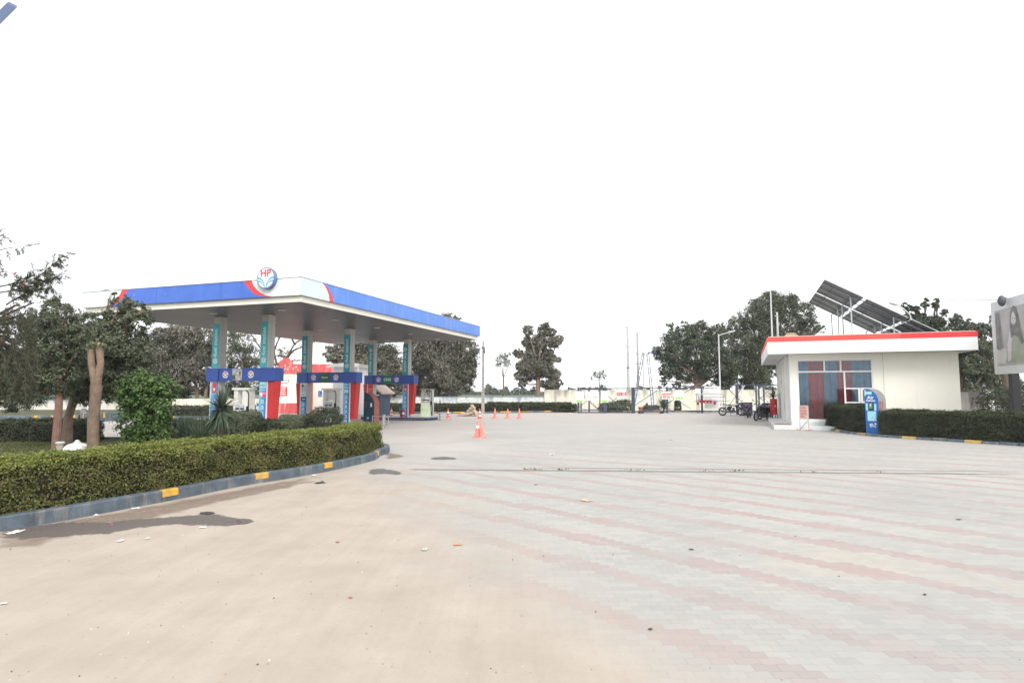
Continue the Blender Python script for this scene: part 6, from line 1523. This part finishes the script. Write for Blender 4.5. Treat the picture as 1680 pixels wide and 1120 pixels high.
def bare_tree():
    Y = 53; b = X(452, Y); b.z = 0; e = empty('bare_tree', b, 0, 'leafless tree with long bare boughs showing above the red parapet', 'tree'); f = lambda px, py, dy=0: P(px, py, Y) - b + Vector((0, dy, 0)); m_ = MB(); rd = random.Random(12)
    m_.tube([(0, 0, 0), f(452, 620), f(455, 598)], [.22, .18, .16], 8)
    boughs = [[(455, 598), (470, 585), (482, 565), (500, 555), (520, 540)], [(470, 585), (485, 575), (500, 568), (520, 560)], [(455, 598), (450, 575), (462, 550), (470, 535)], [(482, 565), (480, 550), (488, 535)], [(455, 598), (478, 592), (500, 591)], [(455, 600), (436, 580), (420, 560), (408, 545)], [(436, 580), (440, 560), (436, 540)]]
    for bo in boughs:
        pts = catmull([f(*q, rd.uniform(-.4, .4)) for q in bo], 4); m_.tube(pts, [.09 * (1 - i / (len(pts) + 2)) + .01 for i in range(len(pts))], 6)
        for p in pts[2:]:
            for k in range(3):
                d = Vector((rd.gauss(0, 1), rd.gauss(0, .6), rd.gauss(.2, 1))).normalized() * rd.uniform(.5, 1.3); mid = p + d * .5 + Vector((0, 0, .1)); m_.tube([p, mid, p + d + Vector((0, 0, -.25))], [.018, .012, .004], 4, cap=False)
    m_.build('trunk', BARKD, e)
bare_tree()
tree('mango_tree', 'dusty broad-leaved tree behind the middle and rear columns', 'tree', 55, [(600, 665, .2), (600, 640, .18), (602, 615, .14)],
     [(560, 580, 26), (585, 570, 26), (615, 578, 28), (640, 585, 24), (545, 580, 16), (625, 605, 30), (655, 610, 24), (600, 600, 30), (645, 632, 22), (620, 635, 24), (668, 625, 18), (575, 560, 16), (590, 635, 20)], (0.254, 0.104), 30379, MANGO, BARK, BGG, depth=.9, seed=103, bias=(0, 0, -1), clump=.24, per=18)
tree('mango_tree', 'biggest dusty broad-leaved tree under the right end of the canopy', 'tree', 57.5, [(733, 660, .2), (733, 640, .19), (731, 610, .16)],
     [(735, 560, 34), (710, 570, 32), (765, 575, 24), (690, 590, 26), (725, 600, 36), (758, 605, 28), (700, 620, 28), (740, 630, 26), (768, 600, 18), (680, 570, 20), (735, 530, 20), (748, 527, 11), (720, 540, 20), (765, 630, 16), (690, 635, 18), (715, 640, 16), (780, 595, 8)], (0.254, 0.104), 45570, MANGO, BARKL, BGG, depth=.9, seed=104, bias=(0, 0, -1), clump=.24, per=18)
tree('young_tree', 'spindly young tree with a small round crown and a long bare stem', 'tree', 58, [(826, 655, .09), (826, 620, .07), (825, 607, .06)],
     [(820, 590, 9), (832, 595, 9), (828, 583, 8), (835, 580, 5), (818, 598, 6)], (0.115, 0.063), 1345, NEEM, BARK, None, seed=105, clump=.5, per=9, shell=.3)
tree('mango_tree', 'broad-leaved tree standing alone beyond the wall in the middle of the view', 'tree', 58, [(882, 655, .26), (883, 630, .22), (881, 605, .18)],
     [(893, 542, 13), (905, 545, 9), (866, 543, 10), (884, 562, 17), (866, 562, 12), (908, 562, 13), (874, 585, 18), (899, 584, 15), (918, 556, 8), (851, 580, 9), (860, 602, 15), (893, 606, 18), (852, 616, 10), (872, 612, 14), (909, 615, 12), (857, 628, 9), (906, 634, 13), (918, 628, 7), (893, 630, 9), (845, 578, 6), (896, 534, 6), (874, 638, 5), (916, 590, 6)], (0.230, 0.098), 28210, MANGO, BARKL, BGG, depth=.9, seed=106, bias=(0, 0, -1), clump=.30, per=16)
tree('sapling', 'small sparse sapling behind the thick fence post', 'tree', 50.5, [(984, 655, .05), (984, 640, .045), (983, 625, .035)],
     [(975, 612, 7), (988, 610, 6), (983, 618, 7), (970, 620, 4), (991, 616, 5)], (0.126, 0.069), 411, NEEM, BARKD, None, seed=107, clump=.6, per=6, shell=.3)
tree('neem_tree', 'wide dark green tree with a leaning forked trunk behind the fire buckets', 'tree', 58, [(1132, 660, .34), (1134, 642, .33), (1145, 632, .28), (1160, 622, .2)],
     [(1100, 560, 20), (1125, 548, 20), (1150, 545, 22), (1175, 550, 20), (1085, 580, 16), (1110, 580, 24), (1140, 580, 28), (1170, 580, 26), (1095, 605, 18), (1125, 610, 22), (1155, 605, 20), (1190, 600, 24), (1078, 575, 9), (1100, 535, 8), (1122, 532, 7), (1150, 530, 8), (1183, 535, 8), (1090, 625, 9), (1110, 632, 9), (1185, 625, 18), (1165, 640, 12)], (0.196, 0.086), 45570, NEEM, BARK, BGG, depth=.9, seed=108, clump=.24, per=18)
tree('neem_tree', 'tallest dense tree rising behind the left end of the office roof', 'tree', 60, [(1225, 660, .35), (1228, 620, .3), (1235, 590, .25)],
     [(1260, 505, 30), (1290, 500, 24), (1235, 520, 26), (1315, 515, 22), (1330, 535, 16), (1210, 535, 20), (1250, 545, 34), (1285, 540, 30), (1320, 545, 20), (1215, 565, 28), (1245, 580, 30), (1205, 595, 26), (1235, 610, 28), (1195, 620, 20), (1255, 620, 20), (1265, 490, 16), (1240, 500, 14), (1300, 492, 12), (1345, 540, 9), (1190, 545, 12), (1225, 632, 16), (1270, 600, 20)], (0.196, 0.086), 65099, leafmat('olive_green_leaf', [(.025, .035, .018), (.06, .075, .04), (.11, .125, .075), (.16, .17, .11)], .2, .7), BARKD, BGG, depth=.9, seed=109, clump=.24, per=18)
for (sd, lab, bl, Yb, n, lm) in (
    (120, 'tree with three upright tufts of foliage behind the right half of the office', [(1490, 505, 8), (1500, 508, 8), (1484, 500, 5), (1495, 525, 14), (1510, 520, 10), (1519, 500, 7), (1533, 500, 7), (1520, 493, 5), (1536, 493, 5), (1520, 530, 14), (1535, 530, 14), (1550, 513, 7), (1500, 545, 16), (1530, 548, 18)], 47, 9000, NEEM),
    (121, 'dark tree in the middle of the row right of the office roof', [(1565, 525, 11), (1575, 535, 14), (1558, 545, 16), (1590, 530, 9), (1585, 550, 16), (1570, 570, 20), (1592, 575, 18), (1580, 600, 20), (1600, 600, 16), (1590, 625, 18), (1560, 600, 18)], 46, 10000, NEEM),
    (122, 'wide dusty dark tree at the right end of the row beside the billboard', [(1600, 540, 12), (1615, 540, 14), (1630, 545, 12), (1610, 565, 20), (1630, 575, 20), (1605, 600, 22), (1630, 610, 22), (1615, 635, 18), (1645, 600, 20), (1660, 630, 20), (1590, 640, 14), (1640, 640, 16), (1650, 560, 14)], 44, 12000, GREYG)):
    q = bl[-1]; cx = sum(b[0] for b in bl) / len(bl)
    tree('dark_tree', lab, 'tree', Yb, [(cx, 665, .28), (cx, 630, .24), (cx, 600, .2)], bl, (.20, .08), int(n * 1.6), lm, BARKD, 'trees right of the office', depth=1.0, seed=sd, clump=.24, per=18)
tree('conifer', 'sparse pointed grey-green tree just behind the left edge of the billboard', 'tree', 38, [(1650, 665, .2), (1648, 600, .15), (1645, 520, .06)],
     [(1640, 500, 6), (1646, 493, 5), (1630, 520, 7), (1622, 528, 4), (1640, 525, 9), (1632, 540, 7), (1640, 548, 10), (1650, 510, 10)], (.20, .05), 1500, GREYG, BARKD, None, seed=123, clump=.5, per=14, shell=.3)
ball_bush('dark round shrub behind the billboard post', 1658, 670, 31, 1.5, 1.1, 9000, (.12, .06), H_DARK, 124)
# dark undergrowth below the trees, as seen behind the far left trunks
tree('dense_tree', 'dense dark tree behind the stained wall at the far left', 'tree', 54, [(60, 665, .3), (60, 640, .28), (60, 620, .22)],
     [(20, 610, 44), (70, 600, 46), (120, 605, 44), (0, 640, 30), (50, 645, 30), (100, 645, 30), (150, 640, 30), (-40, 620, 44), (180, 620, 34), (210, 640, 26), (160, 600, 36)], (0.254, 0.115), 30379, NEEM, BARKD, BGG, depth=.8, seed=130, clump=.24, per=18)
tree('dense_tree', 'dense dark tree behind the cream wall, left of the front columns', 'tree', 57, [(230, 665, .3), (230, 640, .28), (230, 610, .22)],
     [(215, 600, 40), (245, 625, 30), (265, 640, 22), (300, 640, 22), (350, 635, 24), (385, 640, 22), (240, 580, 34)], (0.254, 0.115), 19530, NEEM, BARKD, BGG, depth=.8, seed=131, clump=.24, per=18)
# far-off tree line
rng = np.random.default_rng(55); bl = []
for k in range(170):
    x = -330 + k * 4 + rng.uniform(-2, 2); bl.append((x, 235 + rng.uniform(-8, 8), .5 + rng.uniform(-.5, .8), rng.uniform(2.2, 3.6)))
C_b, N_b = blob_points(bl, 60000, rng, .4, 30, .2)
tag(leaves('tree_line', C_b, N_b, 1.1, .8, NEEM, seed=5), 'far-off hazy belt of trees on the horizon', 'trees', kind='stuff')

# ------------------------------------------------------------------ stains, drain line, litter
def patch_mat(name, col, thr=.45, soft=.12, scale=6, amt=.9):
    m = bpy.data.materials.new(name); m.use_nodes = True; t = m.node_tree; N = t.nodes; b = N['Principled BSDF']; b.inputs['Roughness'].default_value = .8
    g = N.new('ShaderNodeNewGeometry'); n1 = noise_nodes(t, scale, 6, .65, g.outputs['Position']); n2 = noise_nodes(t, 40, 3, .6, g.outputs['Position'])
    b.inputs['Base Color'].default_value = (*col, 1)
    t.links.new(mixc(t, n2.outputs['Fac'], tuple(c * .7 for c in col), tuple(c * 1.25 for c in col)), b.inputs['Base Color'])
    uv = N.new('ShaderNodeUVMap'); s = N.new('ShaderNodeSeparateXYZ'); t.links.new(uv.outputs[0], s.inputs[0])
    a = mth(t, 'ADD', mth(t, 'MULTIPLY', s.outputs[0], 1.0), mth(t, 'MULTIPLY', mth(t, 'SUBTRACT', n1.outputs['Fac'], .5), 1.8))
    t.links.new(mth(t, 'MULTIPLY', ramp(t, a, thr - soft, thr + soft), amt), b.inputs['Alpha']); return m
def patch(name, pts, m, z=.004, inset=.35):
    """irregular ground patch whose edge feathers out (u = 0 on the rim, 1 inside)"""
    c = sum(pts, Vector((0, 0, 0))) / len(pts); n = len(pts); vs = []; us = []
    mid = offset(pts + [pts[0]], 0)[:-1]
    for p in pts: vs.append((p.x, p.y, z)); us.append(0.0)
    for p in pts: q = c.lerp(p, 1 - inset); vs.append((q.x, q.y, z)); us.append(1.0)
    fs = [(i, (i + 1) % n, n + (i + 1) % n, n + i) for i in range(n)] + [tuple(range(n, 2 * n))]
    me = bpy.data.meshes.new(name); me.from_pydata(vs, [], fs); uv = me.uv_layers.new()
    for l in me.loops: uv.data[l.index].uv = (us[l.vertex_index], 0)
    me.materials.append(m); me.update()
    o = link(name, me); o['kind'] = 'structure'; return o
def strip_patch(name, top, bot, m, z=.004):
    """long patch between two pixel chains; feathered on both long sides"""
    n = len(top); vs = []; us = []
    for i in range(n):
        a, b = G(*top[i]), G(*bot[i]); e = 0.0 if i in (0, n - 1) else 1.0
        for t, u in ((-.12, 0), (.18, e), (.82, e), (1.12, 0)): q = a.lerp(b, t); vs.append((q.x, q.y, z)); us.append(u)
    fs = [(i * 4 + j, i * 4 + j + 1, i * 4 + j + 5, i * 4 + j + 4) for i in range(n - 1) for j in range(3)]
    me = bpy.data.meshes.new(name); me.from_pydata(vs, [], fs); uv = me.uv_layers.new()
    for l in me.loops: uv.data[l.index].uv = (us[l.vertex_index], 0)
    me.materials.append(m); me.update()
    if me.polygons[0].normal.z < 0: me.flip_normals()
    o = link(name, me); o['kind'] = 'structure'; return o
WETM = patch_mat('wet_dirt', (.125, .105, .095), .62, .25, 7, .85)
strip_patch('wet_patch', [(-40, 866), (40, 862), (110, 856), (180, 856), (240, 850), (300, 846), (345, 841), (372, 846), (400, 852), (420, 853)],
            [(-40, 892), (40, 884), (110, 880), (180, 876), (225, 866), (290, 860), (330, 862), (372, 864), (400, 860), (420, 856)], WETM)
DIRTM = patch_mat('kerb_dirt', (.24, .18, .14), .75, .45, 3.5, .6)
strip_patch('dirt_patch', [(-30, 874), (60, 862), (150, 848), (250, 829), (350, 811), (450, 792), (550, 775)], [(-30, 915), (60, 895), (150, 872), (250, 850), (350, 826), (450, 805), (550, 784)], DIRTM, .0025)
strip_patch('dirt_patch', [(628, 742), (640, 743), (655, 745), (668, 748)], [(628, 754), (640, 753), (655, 751), (668, 750)], DIRTM, .0025)
OILM = patch_mat('oily_dirt', (.13, .125, .12), .5, .15, 5, .85)
strip_patch('oil_patch', [(600, 773), (612, 769), (630, 769), (650, 772), (664, 777)], [(600, 777), (612, 778), (630, 777), (650, 779), (664, 778)], OILM, .006)
strip_patch('oil_patch', [(702, 752), (715, 749.5), (730, 749), (745, 750.5), (752, 752)], [(702, 753), (715, 754), (730, 754), (745, 753.5), (752, 753)], OILM, .006)
strip_patch('oil_patch', [(384, 855), (398, 850), (412, 852), (421, 854)], [(384, 861), (398, 861), (412, 857), (421, 856)], WETM, .007)
DRM = patch_mat('drain_grit', (.24, .23, .205), .5, .25, 3, .55)
xs = [645, 700, 760, 850, 950, 1050, 1150, 1250, 1350, 1450, 1560, 1700]
def dy_(x): return 766.5 + (x - 645) * .0078
strip_patch('drain_line', [(x, dy_(x) + 2.2) for x in xs], [(x, dy_(x) + 4.4) for x in xs], DRM, .005)
strip_patch('drain_line', [(x, dy_(x) - 1.6) for x in xs[3:]], [(x, dy_(x) - .6) for x in xs[3:]], DRM, .005)
# weeds in the joint
rng = np.random.default_rng(91); wx = 850 + 600 * rng.uniform(size=420) ** 1.2; cl = np.sin(wx * .11) + np.sin(wx * .043 + 1) > .55; wx = wx[cl]
Cw = np.array([tuple(G(x, dy_(x) + rng.uniform(1, 3.5)) + Vector((0, 0, rng.uniform(.005, .03)))) for x in wx]); Nw = rng.normal(size=Cw.shape); Nw[:, 2] *= .3
tag(leaves('weeds', Cw, Nw, .055, .02, GRASS, bias=(0, 0, 1.2)), 'small weeds growing in the drain joint across the paving', 'weeds', kind='stuff')
PAPER = mat('paper', (.62, .61, .57), .8, .1, 20); RAGR = mat('pink_plastic', (.42, .12, .13), .5, .2, 10); ORG = mat('orange_plastic', (.66, .25, .15), .5, .2, 10); GRN = mat('green_plastic', (.40, .50, .40), .5, .2, 10); DK = mat('dark_scrap', (.06, .055, .055), .8, .3, 10); TAN = mat('tan_scrap', (.45, .38, .28), .8, .2, 10)
def scrap(label, px, py, w, m, seed, cat='litter', name='crumpled_scrap', flat=.4):
    rd = random.Random(seed); n = 6; vs = []; fs = []
    for i in range(n):
        for j in range(n):
            vs.append(((i / (n - 1) - .5) * w * (1 + rd.uniform(-.2, .2)), (j / (n - 1) - .5) * w * .6 * (1 + rd.uniform(-.25, .25)), .006 + abs(rd.gauss(0, 1)) * w * .16 * flat * (1 if 0 < i < n - 1 and 0 < j < n - 1 else .4)))
    for i in range(n - 1):
        for j in range(n - 1): a = i * n + j; fs.append((a, a + n, a + n + 1, a + 1))
    mb = MB(); mb.add(vs, fs); o = mb.build(name, m); sm = o.modifiers.new('s', 'SOLIDIFY'); sm.thickness = .003; o.location = G(px, py, .004); o.rotation_euler = (0, 0, rd.uniform(0, 3)); tag(o, label, cat, 'litter on the ground')
for i, (px, py, w, m, lab) in enumerate(((25, 873, .2, PAPER, 'flat white plastic bag at the foot of the kerb near the left edge'), (159, 845, .08, PAPER, 'small crumpled paper ball near the kerb, left of the wet stain'),
    (222, 834, .12, PAPER, 'white folded scrap lying against the kerb below the first yellow mark'), (183, 861, .06, RAGR, 'pink plastic scrap on the edge of the long wet stain'), (333, 865, .08, PAPER, 'white crushed cup just below the wet stain'),
    (198, 887, .09, PAPER, 'thin torn paper scrap in the sand below the wet stain'), (242, 883, .06, PAPER, 'small white paper scrap right of the torn one in the sand'), (514, 780, .14, PAPER, 'white scrap near the kerb below the third yellow mark'),
    (525, 792, .2, DK, 'dark flattened scrap in the sand below the third yellow mark'), (338, 842, .2, DK, 'dark rag on the upper edge of the wet stain'), (554, 889, .05, RAGR, 'tiny pink scrap in the middle of the sand'),
    (697, 901, .10, GRN, 'pale green wrapper in the sand left of the orange one'), (751, 893, .11, ORG, 'bright orange crumpled wrapper on the sand'), (575, 980, .035, RAGR, 'dark red scrap in the near sand'),
    (906, 745, .22, PAPER, 'white bag lying on the paving beyond the drain line'), (1134, 901, .05, DK, 'dark lump on the striped paving'), (879, 795, .05, DK, 'dark lump on the paving just below the drain line'),
    (1067, 1032, .035, DK, 'dark pebble-like lump low on the pale paving'), (1517, 975, .035, DK, 'dark lump on the striped paving at the right'), (1100, 721, .22, TAN, 'tan scrap far out on the paving'), (6, 990, .05, PAPER, 'white scrap at the very left edge of the sand'), (1573, 852, .06, DK, 'dark twig-like scrap on the striped paving at the right'), (961, 821, .2, TAN, 'thin tan scrap on the striped paving'), (935, 678, .3, PAPER, 'pale scrap on the far paving by the fence'))):
    scrap(lab, px, py, w, m, i + 1)
# loose grit
rng = np.random.default_rng(17); n = 3600
gx = rng.uniform(-6, 7, n); gy = 2.2 + 12 * rng.uniform(size=n) ** 1.6; keep = ~inside_poly(gx, gy, [(p.x - .1, p.y) for p in K] + [(-30, -1.5)]); keep &= (rng.uniform(size=n) < np.where(gx < 2 - .37 * gy, .55, .12)); gx, gy = gx[keep], gy[keep]
mb = MB(); rd = random.Random(3)
for x, y in zip(gx, gy):
    r = rd.choice([.003, .003, .004, .005, .006, .009]) * rd.uniform(.7, 1.2); a = rd.uniform(0, 6); vs = [(x + r * math.cos(a + k * 1.57) * rd.uniform(.7, 1.4), y + r * math.sin(a + k * 1.57) * rd.uniform(.7, 1.4), 0) for k in range(4)] + [(x, y, r * 1.1)]
    mb.add(vs, [(0, 1, 4), (1, 2, 4), (2, 3, 4), (3, 0, 4)], rd.choice([0, 0, 1, 1, 2]))
o = mb.build('grit', [mat('grit_dark', (.10, .085, .07), .9), mat('grit_tan', (.30, .23, .17), .9), mat('grit_pale', (.5, .47, .42), .9)]); tag(o, 'loose grit and pebbles scattered over the sand', 'grit', kind='stuff')

# ------------------------------------------------------------------ air
hz = MB(); hz.box(-360, -60, -9.0, 360, 280, 13.0); ho = hz.build('haze', bpy.data.materials.new('haze'))
hm = ho.data.materials[0]; hm.use_nodes = True; t = hm.node_tree
for n_ in list(t.nodes):
    if n_.type == 'BSDF_PRINCIPLED': t.nodes.remove(n_)
pv = t.nodes.new('ShaderNodeVolumePrincipled'); pv.inputs['Color'].default_value = (.93, .96, 1, 1); pv.inputs['Density'].default_value = .0005; pv.inputs['Anisotropy'].default_value = .3
t.links.new(pv.outputs[0], t.nodes['Material Output'].inputs['Volume']); tag(ho, 'thin pale haze in the air over the whole yard', 'haze', kind='stuff')
